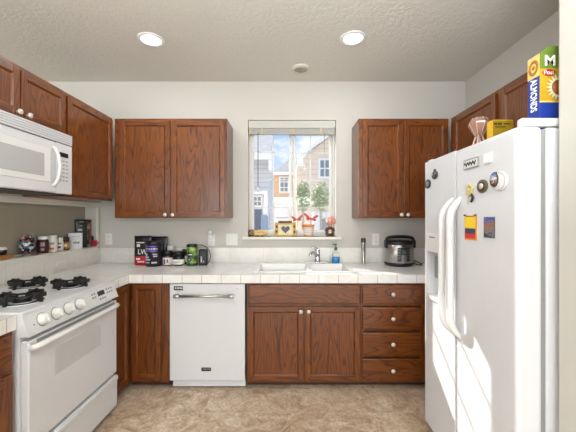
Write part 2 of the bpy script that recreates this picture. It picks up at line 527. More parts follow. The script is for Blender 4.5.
def knob(parent, tf, u, v, w):
    f = MB(tf)
    prof = [(0.007, 0.0), (0.006, 0.008), (0.009, 0.013), (0.0155, 0.017), (0.0165, 0.022), (0.013, 0.028), (0.0, 0.030)]
    f.lathe(prof, (0, 0, 0), 16, 'z')
    for vv in f.bm.verts: vv.co = Vector((u + vv.co.x, v + vv.co.y, w + vv.co.z))
    return f.build('knob', NICKEL, parent, label='pale satin metal knob')


def door(parent, tf, run, u0, u1, v0, v1, knob_at=None, w0=0.0, th=0.019, rail=0.052, name='door'):
    """framed door with a recessed flat panel; run = world axis of u (0 or 1)"""
    f = MB(tf)
    s, r = 2, run
    e = 0.0025
    ch = 0.009
    f.box(u0, u0 + rail - ch, v0, v1, w0, w0 + th, 0, e); f.box(u1 - rail + ch, u1, v0, v1, w0, w0 + th, 0, e)
    f.box(u0 + rail - ch, u1 - rail + ch, v0, v0 + rail - ch, w0, w0 + th, 1, e); f.box(u0 + rail - ch, u1 - rail + ch, v1 - rail + ch, v1, w0, w0 + th, 1, e)
    a0, a1, c0, c1 = u0 + rail - ch, u1 - rail + ch, v0 + rail - ch, v1 - rail + ch
    i0, i1, j0, j1 = u0 + rail, u1 - rail, v0 + rail, v1 - rail
    t, d = w0 + th - 0.0015, w0 + th - 0.011
    f.quad([(a0, c0, t), (i0, j0, d), (i0, j1, d), (a0, c1, t)], 0); f.quad([(a1, c0, t), (a1, c1, t), (i1, j1, d), (i1, j0, d)], 0)
    f.quad([(a0, c0, t), (a1, c0, t), (i1, j0, d), (i0, j0, d)], 1); f.quad([(a0, c1, t), (i0, j1, d), (i1, j1, d), (a1, c1, t)], 1)
    o = f.build(name, [OAK_Z, OAKS[run]], parent)
    MB(tf).box(i0 - 0.004, i1 + 0.004, j0 - 0.004, j1 + 0.004, w0 + 0.002, d + 0.0005).build('door_panel', OAK_Z, o)
    if knob_at: knob(o, tf, knob_at[0], knob_at[1], w0 + th)
    return o


def drawer(parent, tf, run, u0, u1, v0, v1, kn=True, name='drawer', w0=0.0):
    f = MB(tf).box(u0, u1, v0, v1, w0, w0 + 0.019, 0, 0.007, 3)
    o = f.build(name, OAKS[run], parent)
    if kn: knob(o, tf, (u0 + u1) / 2, (v0 + v1) / 2, w0 + 0.019)
    return o


def carcass(parent, tf, run, u0, u1, v0, v1, depth, toe=0.0):
    """closed box behind the face; face plane at w=0"""
    f = MB(tf)
    f.box(u0, u1, v0 + toe, v1, -depth, -0.02, 0)
    o = f.build('cabinet_box', OAK_Z, parent)
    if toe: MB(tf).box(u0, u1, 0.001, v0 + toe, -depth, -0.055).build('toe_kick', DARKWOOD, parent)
    return o


def face_frame(parent, tf, run, u0, u1, v0, v1, stiles, rails, fw=0.04):
    f = MB(tf)
    for u in stiles: f.box(u[0], u[1], v0, v1, -0.02, 0.0, 0, 0.001, 1)
    for v in rails: f.box(u0, u1, v[0], v[1], -0.0195, -0.0005, 1)
    return f.build('face_frame', [OAK_Z, OAKS[run]], parent)


BASE_Y, FZ1 = 2.51, 0.845
TB = back_tf(BASE_Y)
k = 1 / 126.5
# corner base cabinet beside the dishwasher
t = thing('base_cabinet', 'narrow oak base cabinet with one framed door between corner and dishwasher', 'cabinet', (-1.1, 2.8, 0))
carcass(t, TB, 0, -1.262, -0.945, 0.0, FZ1, 0.6, 0.05)
face_frame(t, TB, 0, -1.262, -0.945, 0.05, FZ1, [(-1.262, -1.235), (-1.02, -0.945)], [(0.05, 0.075), (0.815, FZ1)])
door(t, TB, 0, -1.243, -1.008, 0.068, 0.832)
# sink base
t = thing('sink_cabinet', 'wide oak sink base cabinet with two doors under a plain drawer front', 'cabinet', (0.13, 2.8, 0))
carcass(t, TB, 0, -0.330, 0.578, 0.0, 0.70, 0.6, 0.05)
face_frame(t, TB, 0, -0.330, 0.578, 0.05, FZ1, [(-0.330, -0.29), (0.105, 0.155), (0.55, 0.578)], [(0.05, 0.09), (0.64, 0.70), (0.815, FZ1)])
door(t, TB, 0, -0.316, 0.124, 0.066, 0.655, (0.101, 0.62))
door(t, TB, 0, 0.136, 0.572, 0.066, 0.655, (0.162, 0.62))
drawer(t, TB, 0, -0.310, 0.572, 0.68, 0.832, False, 'false_drawer_front')
# drawer bank
t = thing('drawer_cabinet', 'oak base cabinet with a bank of four drawers beside the refrigerator', 'cabinet', (0.83, 2.8, 0))
carcass(t, TB, 0, 0.580, 1.755, 0.0, FZ1, 0.6, 0.05)
face_frame(t, TB, 0, 0.580, 1.755, 0.05, FZ1, [(0.580, 0.605), (1.05, 1.755)], [(0.05, 0.085), (0.25, 0.275), (0.455, 0.48), (0.66, 0.69), (0.815, FZ1)])
for v0, v1 in ((0.064, 0.243), (0.274, 0.450), (0.476, 0.651), (0.68, 0.832)): drawer(t, TB, 0, 0.590, 1.064, v0, v1)
# base units along the stove wall
TL = left_tf(-1.262)
t = thing('base_cabinet', 'slim oak base cabinet squeezed between white range and corner', 'cabinet', (-1.56, 2.34, 0))
carcass(t, TL, 1, 2.214, 2.508, 0.0, FZ1, 0.6, 0.05)
face_frame(t, TL, 1, 2.214, 2.508, 0.05, FZ1, [(2.214, 2.235), (2.46, 2.508)], [(0.05, 0.075), (0.815, FZ1)])
door(t, TL, 1, 2.224, 2.468, 0.068, 0.832)
t = thing('base_cabinet', 'oak base cabinet on the camera side of the range, cut by the frame', 'cabinet', (-1.56, 1.05, 0))
carcass(t, TL, 1, 0.62, 1.442, 0.0, FZ1, 0.6, 0.05)
face_frame(t, TL, 1, 0.62, 1.442, 0.05, FZ1, [(0.62, 0.66), (1.40, 1.442)], [(0.05, 0.09), (0.64, 0.70), (0.815, FZ1)])
door(t, TL, 1, 0.64, 1.02, 0.066, 0.655, (0.99, 0.62)); door(t, TL, 1, 1.03, 1.425, 0.066, 0.655, (1.06, 0.62))
drawer(t, TL, 1, 0.64, 1.425, 0.68, 0.832)

# wall cabinets
UZ0, UZ1, UY = 1.357, 2.245, 2.815
TU = back_tf(UY)
t = thing('wall_cabinet', 'oak double-door wall cabinet above the dishwasher and supplement tubs', 'cabinet', (-1.03, 2.96, UZ0))
carcass(t, TU, 0, -1.548, -0.546, UZ0, UZ1, YW - UY - 0.002)
face_frame(t, TU, 0, -1.548, -0.546, UZ0, UZ1, [(-1.548, -1.47), (-1.07, -1.01), (-0.585, -0.546)], [(UZ0, UZ0 + 0.04), (UZ1 - 0.04, UZ1)])
door(t, TU, 0, -1.496, -1.050, 1.366, 2.222, (-1.084, 1.386)); door(t, TU, 0, -1.036, -0.560, 1.366, 2.222, (-1.020, 1.386))
t = thing('wall_cabinet', 'oak double-door wall cabinet above the rice cooker', 'cabinet', (1.03, 2.96, UZ0))
carcass(t, TU, 0, 0.632, 1.434, UZ0, UZ1, YW - UY - 0.002)
face_frame(t, TU, 0, 0.632, 1.434, UZ0, UZ1, [(0.632, 0.69), (1.0, 1.06), (1.40, 1.434)], [(UZ0, UZ0 + 0.04), (UZ1 - 0.04, UZ1)])
door(t, TU, 0, 0.666, 1.020, 1.366, 2.222, (1.003, 1.386)); door(t, TU, 0, 1.034, 1.420, 1.366, 2.222, (1.060, 1.386))
TUL = left_tf(-1.568)
t = thing('wall_cabinet', 'short oak wall cabinet with two doors directly above the microwave', 'cabinet', (-1.71, 1.83, 1.935))
carcass(t, TUL, 1, 1.44, 2.208, 1.935, UZ1, -XL - 1.568 - 0.002)
face_frame(t, TUL, 1, 1.44, 2.208, 1.935, UZ1, [(1.44, 1.47), (1.80, 1.85), (2.18, 2.208)], [(1.935, 1.97), (UZ1 - 0.04, UZ1)])
door(t, TUL, 1, 1.452, 1.822, 1.945, 2.222, (1.80, 1.965)); door(t, TUL, 1, 1.832, 2.196, 1.945, 2.222, (1.87, 1.965))
t = thing('wall_cabinet', 'tall single-door oak wall cabinet between microwave and room corner', 'cabinet', (-1.71, 2.5, 1.508))
carcass(t, TUL, 1, 2.21, 2.81, 1.508, UZ1, -XL - 1.568 - 0.002)
face_frame(t, TUL, 1, 2.21, 2.81, 1.508, UZ1, [(2.21, 2.24), (2.77, 2.81)], [(1.508, 1.54), (UZ1 - 0.04, UZ1)])
door(t, TUL, 1, 2.222, 2.786, 1.52, 2.222)
TUR = right_tf(1.455)
t = thing('wall_cabinet', 'oak wall cabinet filling the corner behind the refrigerator top', 'cabinet', (1.6, 2.48, UZ0))
carcass(t, TUR, 1, 2.152, 2.81, UZ0, UZ1, XR - 1.455 - 0.002)
face_frame(t, TUR, 1, 2.152, 2.81, UZ0, UZ1, [(2.152, 2.20), (2.72, 2.81)], [(UZ0, UZ0 + 0.04), (UZ1 - 0.04, UZ1)])
door(t, TUR, 1, 2.186, 2.735, 1.366, 2.222)
t = thing('wall_cabinet', 'short oak wall cabinet over the refrigerator behind the cereal box', 'cabinet', (1.6, 1.68, 1.86))
carcass(t, TUR, 1, 1.205, 2.15, 1.86, UZ1, XR - 1.455 - 0.002)
face_frame(t, TUR, 1, 1.205, 2.15, 1.86, UZ1, [(1.205, 1.24), (1.66, 1.70), (2.11, 2.15)], [(1.86, 1.90), (UZ1 - 0.04, UZ1)])
door(t, TUR, 1, 1.69, 2.132, 1.87, 2.222); door(t, TUR, 1, 1.22, 1.676, 1.87, 2.222)

# ------------------------------------------------------------------ worktops and sink
CF, CT, CB = 2.465, 0.914, 0.847
SX0, SX1, SY0, SY1 = -0.282, 0.548, 2.535, 3.05
t = thing('countertop', 'white tiled L-shaped countertop around sink and corner with low tile backsplash', 'countertop', (0, 2.8, CB))
b = MB()
b.box(XL + 0.001, SX0 + 0.02, CF, YW - 0.001, CB, CT); b.box(SX1 - 0.02, XR - 0.001, CF, YW - 0.001, CB, CT)
b.box(SX0 + 0.02, SX1 - 0.02, CF, SY0 + 0.02, CB, CT); b.box(SX0 + 0.02, SX1 - 0.02, SY1 - 0.02, YW - 0.001, CB, CT)
b.box(XL + 0.001, -1.245, 2.212, CF, CB, CT)
b.build('worktop', TILE, t)
MB().box(XL + 0.011, XR - 0.001, YW - 0.011, YW - 0.001, CT, 1.062, bev=0.002).build('backsplash', SPLASH, t)
MB().box(XL + 0.001, XL + 0.011, 2.212, YW - 0.012, CT, 1.061).build('backsplash', SPLASH, t)
t = thing('countertop', 'short white tiled countertop on the camera side of the range', 'countertop', (-1.55, 1.0, CB))
MB().box(XL + 0.001, -1.245, 0.60, 1.444, CB, CT).build('worktop', TILE, t)
MB().box(XL + 0.001, XL + 0.011, 0.60, 2.21, CT, 1.061).build('backsplash', SPLASH, t)

t = thing('kitchen_sink', 'white enamel drop-in double sink set into the tiled counter', 'sink', ((SX0 + SX1) / 2, 2.79, CT))
b = MB()
rw, rz0, rz1 = 0.035, CT + 0.0002, CT + 0.011
mid0, mid1 = 0.165, 0.205
b.box(SX0, SX1, SY0, SY0 + rw, rz0, rz1, bev=0.005); b.box(SX0, SX1, SY1 - 0.075, SY1, rz0, rz1, bev=0.005)
b.box(SX0, SX0 + rw, SY0 + rw - 0.004, SY1 - 0.07, rz0, rz1, bev=0.005); b.box(SX1 - rw, SX1, SY0 + rw - 0.004, SY1 - 0.07, rz0, rz1, bev=0.005)
b.box(mid0, mid1, SY0 + rw - 0.004, SY1 - 0.07, rz0 - 0.01, rz1 - 0.002, bev=0.005)
b.build('rim', ENAMEL, t)
for x0, x1 in ((SX0 + rw, mid0), (mid1, SX1 - rw)):
    b = MB()
    y0, y1 = SY0 + rw, SY1 - 0.075
    top = [(x0, y0), (x1, y0), (x1, y1), (x0, y1)]
    n = 0.03
    bot = [(x0 + n, y0 + n), (x1 - n, y0 + n), (x1 - n, y1 - n), (x0 + n, y1 - n)]
    for i in range(4):
        j = (i + 1) % 4
        b.quad([top[i] + (rz1 - 0.006,), top[j] + (rz1 - 0.006,), bot[j] + (CT - 0.19,), bot[i] + (CT - 0.19,)])
    b.quad([p + (CT - 0.19,) for p in bot])
    ob = b.build('basin', ENAMEL, t)
    MB().lathe([(0.0, 0.0), (0.045, 0.0), (0.045, 0.004), (0.03, 0.005), (0.0, 0.003)], ((x0 + x1) / 2, (y0 + y1) / 2, CT - 0.19), 20).build('drain', STEEL, ob)

# faucet
fx, fy = PX(317.5, 3.0), 3.005
t = thing('faucet', 'chrome single-lever kitchen faucet on a long base plate behind the sink', 'faucet', (fx, fy, rz1))
MB().box(fx - 0.125, fx + 0.125, fy - 0.028, fy + 0.028, rz1, rz1 + 0.014, bev=0.006, seg=3).build('base_plate', CHROME, t)
MB().lathe([(0.030, 0.0), (0.026, 0.02), (0.022, 0.06), (0.025, 0.10), (0.022, 0.118), (0.0, 0.124)], (fx, fy, rz1 + 0.013), 20).build('body', CHROME, t)
MB().tube([(fx - 0.005, fy - 0.01, rz1 + 0.075), (fx - 0.03, fy - 0.055, rz1 + 0.100), (fx - 0.055, fy - 0.105, rz1 + 0.115), (fx - 0.075, fy - 0.15, rz1 + 0.108), (fx - 0.083, fy - 0.165, rz1 + 0.085)], [0.017, 0.016, 0.015, 0.014, 0.013], 12).build('spout', CHROME, t)
MB().tube([(fx, fy, rz1 + 0.130), (fx - 0.025, fy - 0.015, rz1 + 0.150), (fx - 0.06, fy - 0.03, rz1 + 0.156)], [0.014, 0.010, 0.007], 10).build('lever', CHROME, t)

# ------------------------------------------------------------------ dishwasher
DX0, DX1 = -0.939, -0.336
t = thing('dishwasher', 'white built-in dishwasher with a steel bar handle under the counter', 'dishwasher', (-0.637, 2.8, 0))
MB().box(DX0 + 0.008, DX1 - 0.008, 2.53, 3.1, 0.08, 0.843).build('tub', DARK, t)
MB().box(DX0 + 0.004, DX1 - 0.004, 2.485, 2.528, 0.072, 0.838, bev=0.006).build('door', WHITE, t)
MB().box(DX0 + 0.02, DX1 - 0.004, 2.515, 2.56, 0.012, 0.068, bev=0.004).build('toe_panel', WHITE, t)
hz = PZ(295.5, 2.47)
hx0, hx1 = PX(174.5, 2.46), PX(234, 2.46)
h = MB().tube([(hx0, 2.44, hz), (hx1, 2.44, hz)], 0.0105, 14).build('handle', STEEL, t)
for x in (hx0 + 0.02, hx1 - 0.02):
    MB().cyl(0.015, -0.022, 0.022, (x, 2.44, hz), 16, 'x', bev=0.003).box(x - 0.009, x + 0.009, 2.44, 2.486, hz - 0.009, hz + 0.009, bev=0.002).build('bracket', STEEL, h)
q = MB().box(PX(174, 2.485), PX(183, 2.485), 2.482, 2.486, PZ(290.2, 2.485), PZ(286.2, 2.485), bev=0.0005).build('badge', BLACK, t)
b = MB()
for i in range(5): b.box(PX(175 + i * 1.55, 2.48), PX(176 + i * 1.55, 2.48), 2.481, 2.483, PZ(289, 2.48), PZ(287.4, 2.48))
b.build('lettering', PLASTIC, q)
q = MB().box(PX(201.5, 2.485), PX(211, 2.485), 2.482, 2.486, PZ(371, 2.485), PZ(367.5, 2.485), bev=0.0005).build('badge', BLACK, t)
b = MB()
for i in range(6): b.box(PX(202.8 + i * 1.25, 2.48), PX(203.5 + i * 1.25, 2.48), 2.481, 2.483, PZ(369.9, 2.48), PZ(368.6, 2.48))
b.build('lettering', STEEL, q)
MB().cyl(0.003, 0, 0.003, (PX(237, 2.485), 2.482, PZ(288.5, 2.485)), 10, 'y').build('indicator_light', DARK, t)

# ------------------------------------------------------------------ gas range
RY0, RY1 = 1.45, 2.206
t = thing('gas_range', 'white slide-in gas range with black grates and an oven window', 'range', (-1.53, 1.83, 0))
MB().box(XL + 0.02, -1.235, RY0, RY1, 0.02, 0.895).build('body', WHITE, t)
b = MB().box(XL + 0.015, -1.222, RY0 - 0.004, RY1 + 0.004, 0.895, 0.921, bev=0.007)
ct = b.build('cooktop', WHITE, t)
# sloped control panel
pA, pB = (-1.240, 0.908), (-1.190, 0.808)
MB().prism([(-1.245, RY0 - 0.003, 0.912), (-1.225, RY0 - 0.003, 0.912), (pB[0], RY0 - 0.003, pB[1]), (-1.245, RY0 - 0.003, pB[1])], (0, RY1 - RY0 + 0.006, 0)).build('control_panel', WHITE, t)
nrm = Vector((0.1, 0, 0.035)).normalized()
pdir = Vector((pB[0] + 1.225, 0, pB[1] - 0.912)).normalized()
nrm = Vector((-pdir.z, 0, pdir.x)).normalized()
cpo = [o for o in t.children if o.name.startswith('control_panel')][0]
def on_panel(y, f): return Vector((-1.225, y, 0.912)) + (Vector((pB[0], 0, pB[1])) - Vector((-1.225, 0, 0.912))) * f
q90 = nrm.to_track_quat('Z', 'Y').to_matrix()
for py in (1.548, 1.640, 1.730, 1.820):
    c = on_panel(py, 0.50)
    f = MB().lathe([(0.030, 0.0), (0.030, 0.006), (0.026, 0.009), (0.022, 0.024), (0.019, 0.028), (0, 0.028)], (0, 0, 0), 20)
    f.box(-0.005, 0.005, -0.021, 0.021, 0.026, 0.036, bev=0.002)
    for v in f.bm.verts: v.co = c + q90 @ v.co
    kn = f.build('knob', PLASTIC, cpo)
    f = MB().lathe([(0.0, 0.0), (0.034, 0.0), (0.034, 0.0015), (0.0, 0.0015)], (0, 0, 0), 24)
    for v in f.bm.verts: v.co = c + q90 @ v.co
    f.build('knob_shadow_ring', GREYW, kn)  # flat grey disc standing in for the shadow around the knob
def panel_box(y0, y1, f0, f1, m, name, lift=0.0015):
    a, bb, cc, d = on_panel(y0, f0), on_panel(y1, f0), on_panel(y1, f1), on_panel(y0, f1)
    return MB().prism([a - nrm * 0.002, bb - nrm * 0.002, cc - nrm * 0.002, d - nrm * 0.002], nrm * (lift + 0.002)).build(name, m, cpo)
panel_box(2.005, 2.075, 0.25, 0.52, BLACK, 'clock_display')
for y in (1.945, 1.968, 2.10, 2.125, 2.15):
    for f0 in (0.25, 0.45): panel_box(y, y + 0.013, f0, f0 + 0.10, GREYW, 'button')
for y in (2.01, 2.035, 2.06): panel_box(y, y + 0.014, 0.66, 0.76, GREYW, 'button')
panel_box(1.49, 1.497, 0.55, 0.63, GREYW, 'indicator_light')
# oven door with window and bar handle, drawer
od = MB().box(-1.234, -1.197, RY0 + 0.004, RY1 - 0.004, 0.285, 0.785, bev=0.006).build('oven_door', WHITE, t)
MB().box(-1.200, -1.1955, 1.611, 2.008, 0.548, 0.692, bev=0.002).build('oven_window', OVENGLASS, od)
b = MB()
hp = [(-1.20, 1.462, 0.752), (-1.180, 1.470, 0.755), (-1.168, 1.51, 0.757), (-1.166, 1.828, 0.758), (-1.168, 2.13, 0.757), (-1.180, 2.18, 0.755), (-1.20, 2.195, 0.752)]
b.tube(hp, 0.0145, 10, flat=1.0)
b.build('handle', PLASTIC, od)
MB().box(-1.2005, -1.1965, 1.50, 2.17, 0.764, 0.780).build('vent_slot', GREYW, od)
dr = MB().box(-1.234, -1.192, RY0 + 0.004, RY1 - 0.004, 0.055, 0.268, bev=0.006).build('storage_drawer', WHITE, t)
MB().box(-1.20, -1.181, RY0 + 0.01, RY1 - 0.01, 0.235, 0.264, bev=0.006).build('drawer_lip', WHITE, dr)
for y in (RY0 + 0.05, RY1 - 0.05):
    MB().cyl(0.018, 0, 0.06, (-1.27, y, 0), 12).build('foot', BLACK, t)
    MB().cyl(0.018, 0, 0.06, (-1.80, y, 0), 12).build('foot', BLACK, t)
for bx in (-1.385, -1.655):
    for by in (1.64, 2.005):
        bn = MB().lathe([(0.095, 0.0), (0.095, 0.004), (0.06, 0.002), (0.04, 0.003), (0.04, 0.014), (0.046, 0.016), (0.046, 0.021), (0.02, 0.024), (0, 0.024)], (bx, by, 0.9205), 24).build('burner', [IRON], t)
        bn.data.materials.clear(); bn.data.materials.append(WHITE); bn.data.materials.append(IRON)
        for p in bn.data.polygons:
            if p.center.z > 0.9235 - ORIG[t.name].z: p.material_index = 1
        g = MB()
        r = 0.100
        for q in range(4):
            a = PI / 4 * 0 + q * PI / 2
            d = Vector((math.cos(a), math.sin(a), 0)); p = Vector((-d.y, d.x, 0)); c = Vector((bx, by, 0))
            up_ = Vector((0, 0, 1))
            # a finger: low at the foot, a high blade over the flame
            g.prism([c + d * 0.028 + p * 0.006 + up_ * 0.944, c + d * 0.028 + p * 0.006 + up_ * 0.962, c + d * 0.100 + p * 0.006 + up_ * 0.972, c + d * 0.108 + p * 0.006 + up_ * 0.9206, c + d * 0.094 + p * 0.006 + up_ * 0.9206, c + d * 0.088 + p * 0.006 + up_ * 0.944], p * -0.012)
            # cross blade on the finger
            g.prism([c + d * 0.088 + p * 0.040 + up_ * 0.944, c + d * 0.088 + p * 0.040 + up_ * 0.966, c + d * 0.088 - p * 0.040 + up_ * 0.966, c + d * 0.088 - p * 0.040 + up_ * 0.944], d * 0.010)
        g.tube([(bx + 0.062 * math.cos(2 * PI * i / 24), by + 0.062 * math.sin(2 * PI * i / 24), 0.950) for i in range(24)], 0.006, 6, True)
        g.build('burner_grate', IRON, t)

# ------------------------------------------------------------------ microwave over the range
MX = -1.511
MZ0, MZ1 = 1.520, 1.931
t = thing('microwave', 'white over-the-range microwave with a curved handle under the short cabinet', 'microwave', (-1.69, 1.83, MZ0))
MB().box(XL + 0.002, MX - 0.03, RY0 - 0.001, RY1, MZ0 + 0.004, MZ1).build('body', WHITE, t)
MB().box(XL + 0.05, MX - 0.04, RY0 + 0.03, RY1 - 0.03, MZ0 - 0.006, MZ0 + 0.0035).build('underside_vent', DARK, t)
b = MB().box(MX - 0.0295, MX - 0.008, RY0, RY1, 1.8535, MZ1, 1)
for i in range(5):
    z = 1.860 + i * 0.0142
    b.box(MX - 0.012, MX, RY0, RY1, z, z + 0.0105)
b.build('vent_grille', [WHITE, GREYW], t)
md = MB().box(MX - 0.0295, MX, RY0, 2.052, MZ0, 1.852, bev=0.008).build('door', WHITE, t)
MB().box(MX - 0.004, MX + 0.004, RY0 + 0.02, 2.003, 1.582, 1.800, bev=0.004).build('window_surround', PLASTIC, md)
MB().box(MX - 0.002, MX + 0.0052, RY0 + 0.055, 1.948, 1.617, 1.757, bev=0.003).build('window_glass', MWGLASS, md)
hp = [(MX - 0.002, 2.022, 1.815), (MX + 0.016, 2.026, 1.800), (MX + 0.030, 2.034, 1.76), (MX + 0.035, 2.038, 1.69), (MX + 0.030, 2.034, 1.62), (MX + 0.016, 2.026, 1.578), (MX - 0.002, 2.022, 1.562)]
MB().tube(hp, 0.0105, 10, flat=1.0).build('handle', PLASTIC, md)
cp = MB().box(MX - 0.0295, MX - 0.001, 2.056, RY1, MZ0, 1.852, bev=0.004).build('control_panel', WHITE, t)
MB().box(MX - 0.002, MX + 0.001, 2.085, 2.165, 1.765, 1.795).build('clock_display', BLACK, cp)
for r in range(6):
    for c in range(3):
        y = 2.085 + c * 0.030; z = 1.735 - r * 0.026
        MB().box(MX - 0.002, MX + 0.0004, y, y + 0.016, z, z + 0.007).build('button', GREYW, cp)

# ------------------------------------------------------------------ refrigerator
FX, FY0, FYM, FY1, FZT = 0.883, 1.216, 1.664, 2.03, 1.712
t = thing('refrigerator', 'white side-by-side refrigerator with bow handles and magnets in the wall alcove', 'refrigerator', (1.3, 1.62, 0))
MB().box(1.003, 1.70, FY0 + 0.004, FY1 - 0.004, 0.03, FZT - 0.004, bev=0.004).build('body', WHITE_T, t)
MB().box(0.985, 1.003, FY0 + 0.012, FY1 - 0.012, 0.07, FZT - 0.012).build('door_seal', GREYW, t)
MB().box(0.93, 1.0, FY0 + 0.02, FY1 - 0.02, 0.012, 0.055).build('base_grille', GREYW, t)
for x, y in ((1.05, FY0 + 0.06), (1.05, FY1 - 0.06), (1.62, FY0 + 0.06), (1.62, FY1 - 0.06)):
    MB().cyl(0.02, 0, 0.031, (x, y, 0), 12).build('foot', BLACK, t)
fd = MB().box(FX, 0.985, FY0, FYM - 0.003, 0.058, FZT, bev=0.016, seg=4).build('fridge_door', WHITE_T, t)
# freezer door with the dispenser recess
dy0, dy1, dz0, dz1 = 1.835, 2.000, 0.875, 1.150
b = MB()
y0, y1 = FYM + 0.003, FY1
prof = [(FX + 0.016, y0), (FX + 0.005, y0 + 0.004), (FX, y0 + 0.016)]
b.box(FX + 0.001, 0.985, y0, dy0, 0.058, FZT, bev=0.0); b.box(FX + 0.001, 0.985, dy1, y1, 0.058, FZT)
b.box(FX + 0.001, 0.985, dy0, dy1, 0.058, dz0); b.box(FX + 0.001, 0.985, dy0, dy1, dz1, FZT); b.box(0.955, 0.985, dy0, dy1, dz0, dz1)
zd = b.build('freezer_door', WHITE_T, t)
dp = MB().box(FX - 0.006, FX + 0.002, dy0 - 0.006, dy1 + 0.008, dz1, 1.262, bev=0.003).build('dispenser_panel', PLASTIC, zd)
MB().box(FX - 0.010, FX + 0.06, dy0 - 0.004, dy1 + 0.004, dz0 - 0.018, dz0 + 0.004, bev=0.004).build('drip_tray', PLASTIC, zd)
MB().box(FX + 0.025, FX + 0.04, 1.88, 1.955, 0.99, 1.12, bev=0.004).build('paddle', GREYW, zd)
MB().box(FX - 0.008, FX - 0.005, 1.885, 1.955, 1.236, 1.243).build('marking', GREYW, zd)
def bow(y, name_parent, s):
    f = MB(); n = 28; rings = []
    for i in range(n + 1):
        u = i / n
        z = 0.732 + (1.468 - 0.732) * u
        e = max(0, 1 - min(u, 1 - u) / 0.17)
        out = 0.072 * (1 - e ** 2.4)
        inn = max(-0.004, out - 0.034 - 0.010 * e)
        hw = 0.0145
        ring = []
        for k_ in range(12):
            a = 2 * PI * k_ / 12
            cxx, rr = (out + inn) / 2, (out - inn) / 2
            ring.append(f.bm.verts.new((FX - cxx - rr * math.copysign(abs(math.cos(a)) ** 0.7, math.cos(a)), y + s * 0.006 * (1 - e) + hw * math.copysign(abs(math.sin(a)) ** 0.7, math.sin(a)), z)))
        rings.append(ring)
    fs = []
    for a, b_ in zip(rings, rings[1:]): fs += [f.bm.faces.new((a[k_], b_[k_], b_[(k_ + 1) % 12], a[(k_ + 1) % 12])) for k_ in range(12)]
    fs += [f.bm.faces.new(rings[0][::-1]), f.bm.faces.new(rings[-1])]
    f._mark(fs, 0, True)
    return f.build('handle', PLASTIC, name_parent)
bow(1.618, fd, -1); bow(1.692, zd, 1)
MB().box(0.905, 1.16, FY0 + 0.002, FY0 + 0.034, FZT + 0.001, FZT + 0.034, bev=0.008).build('hinge_cover', PLASTIC, t)
MB().box(0.90, 1.06, FY1 - 0.06, FY1 - 0.005, FZT + 0.001, FZT + 0.014, bev=0.005).build('hinge_cover', PLASTIC, t)

# ------------------------------------------------------------------ ceiling fittings
GLOW = emit('downlight_glow', '#fff8ea', 6.0)
for px, py, lab in ((151, 39.5, 'round recessed ceiling downlight above the range side'), (353, 38, 'round recessed ceiling downlight above the sink side')):
    Y = (CEILZ - CZ) * F / (HOR - py); X = PX(px, Y)
    t = thing('ceiling_light', lab, 'ceiling light', (X, Y, CEILZ), group='recessed ceiling downlights')
    MB().lathe([(0.072, 0.0), (0.074, -0.008), (0.092, -0.009), (0.098, -0.003), (0.098, 0.0)], (0, 0, 0), 32).build('trim_ring', PLASTIC, t, world=False)
    MB().lathe([(0.0, -0.0035), (0.072, -0.0035), (0.072, -0.001), (0, -0.001)], (0, 0, 0), 32).build('diffuser', GLOW, t, world=False)
    light('downlight_beam', 'AREA', (X, Y, CEILZ - 0.012), (0, 0, -1), CAN, (0.95, 0.97, 1.0), shape='DISK', size=0.14)
for X, Y in ((-0.9, -2.0), (0.5, -2.0)):      # unseen pair of lamps added behind the camera for more overhead light
    light('downlight_beam', 'AREA', (X, Y, CEILZ - 0.012), (0, 0, -1), CAN, (0.95, 0.97, 1.0), shape='DISK', size=0.14)
Y = (CEILZ - CZ) * F / (HOR - 68); X = PX(301, Y)
t = thing('smoke_detector', 'round off-white detector disc on the ceiling above the window', 'smoke detector', (X, Y, CEILZ))
MB().lathe([(0.085, 0.0), (0.085, -0.010), (0.074, -0.016), (0.0, -0.016)], (0, 0, 0), 32).build('housing', mat('detector_plastic', '#d9d3c5', 0.5), t, world=False)
MB().lathe([(0.0, -0.021), (0.05, -0.021), (0.058, -0.016), (0.0, -0.0155)], (0, 0, 0), 28).build('vent_cap', mat('detector_cap', '#a39c8e', 0.6), t, world=False)

# ------------------------------------------------------------------ blind above the window
t = thing('window_blind', 'white horizontal blind fully raised at the top of the kitchen window', 'blind', (0.04, 3.165, 2.23))
MB().box(WX0 + 0.004, WX1 - 0.004, 3.134, 3.19, PZ(128, 3.134), PZ(120.6, 3.134), bev=0.003).build('valance', mat('valance_white', '#bfbcb5', 0.5), t)
b = MB()
z0, z1 = PZ(134, 3.14), PZ(128.3, 3.14)
for i in range(9):
    z = z0 + (z1 - z0) * i / 9
    b.box(WX0 + 0.008, WX1 - 0.008, 3.142, 3.188, z + 0.0008, z + 0.0052)
b.build('slat', mat('blind_slat', '#b9b6af', 0.5), t)
BR = mat('blind_bracket', '#b7a988', 0.5)
for px in (250, 262, 293, 321): MB().box(PX(px, 3.14) - 0.012, PX(px, 3.14) + 0.012, 3.138, 3.142, z0, z1, bev=0.001).build('bracket', BR, t)
CORD = mat('blind_cord_grey', '#5f5d59', 0.7)
cdo = MB().tube([(PX(258, 3.14), 3.14, z0 + 0.01), (PX(258, 3.14), 3.14, PZ(187, 3.14))], 0.0042, 6).build('tilt_cord', CORD, t)
MB().lathe([(0.0, 0.05), (0.008, 0.045), (0.014, 0.012), (0.022, 0.006), (0.022, 0.0), (0, 0)], (PX(257.5, 3.14), 3.14, PZ(191.5, 3.14)), 12).build('tassel', PLASTIC, cdo)
MB().tube([(PX(324.5, 3.14), 3.14, z0 + 0.01), (PX(324.5, 3.14), 3.14, PZ(153, 3.14))], 0.0022, 6).build('lift_cord', CORD, t)

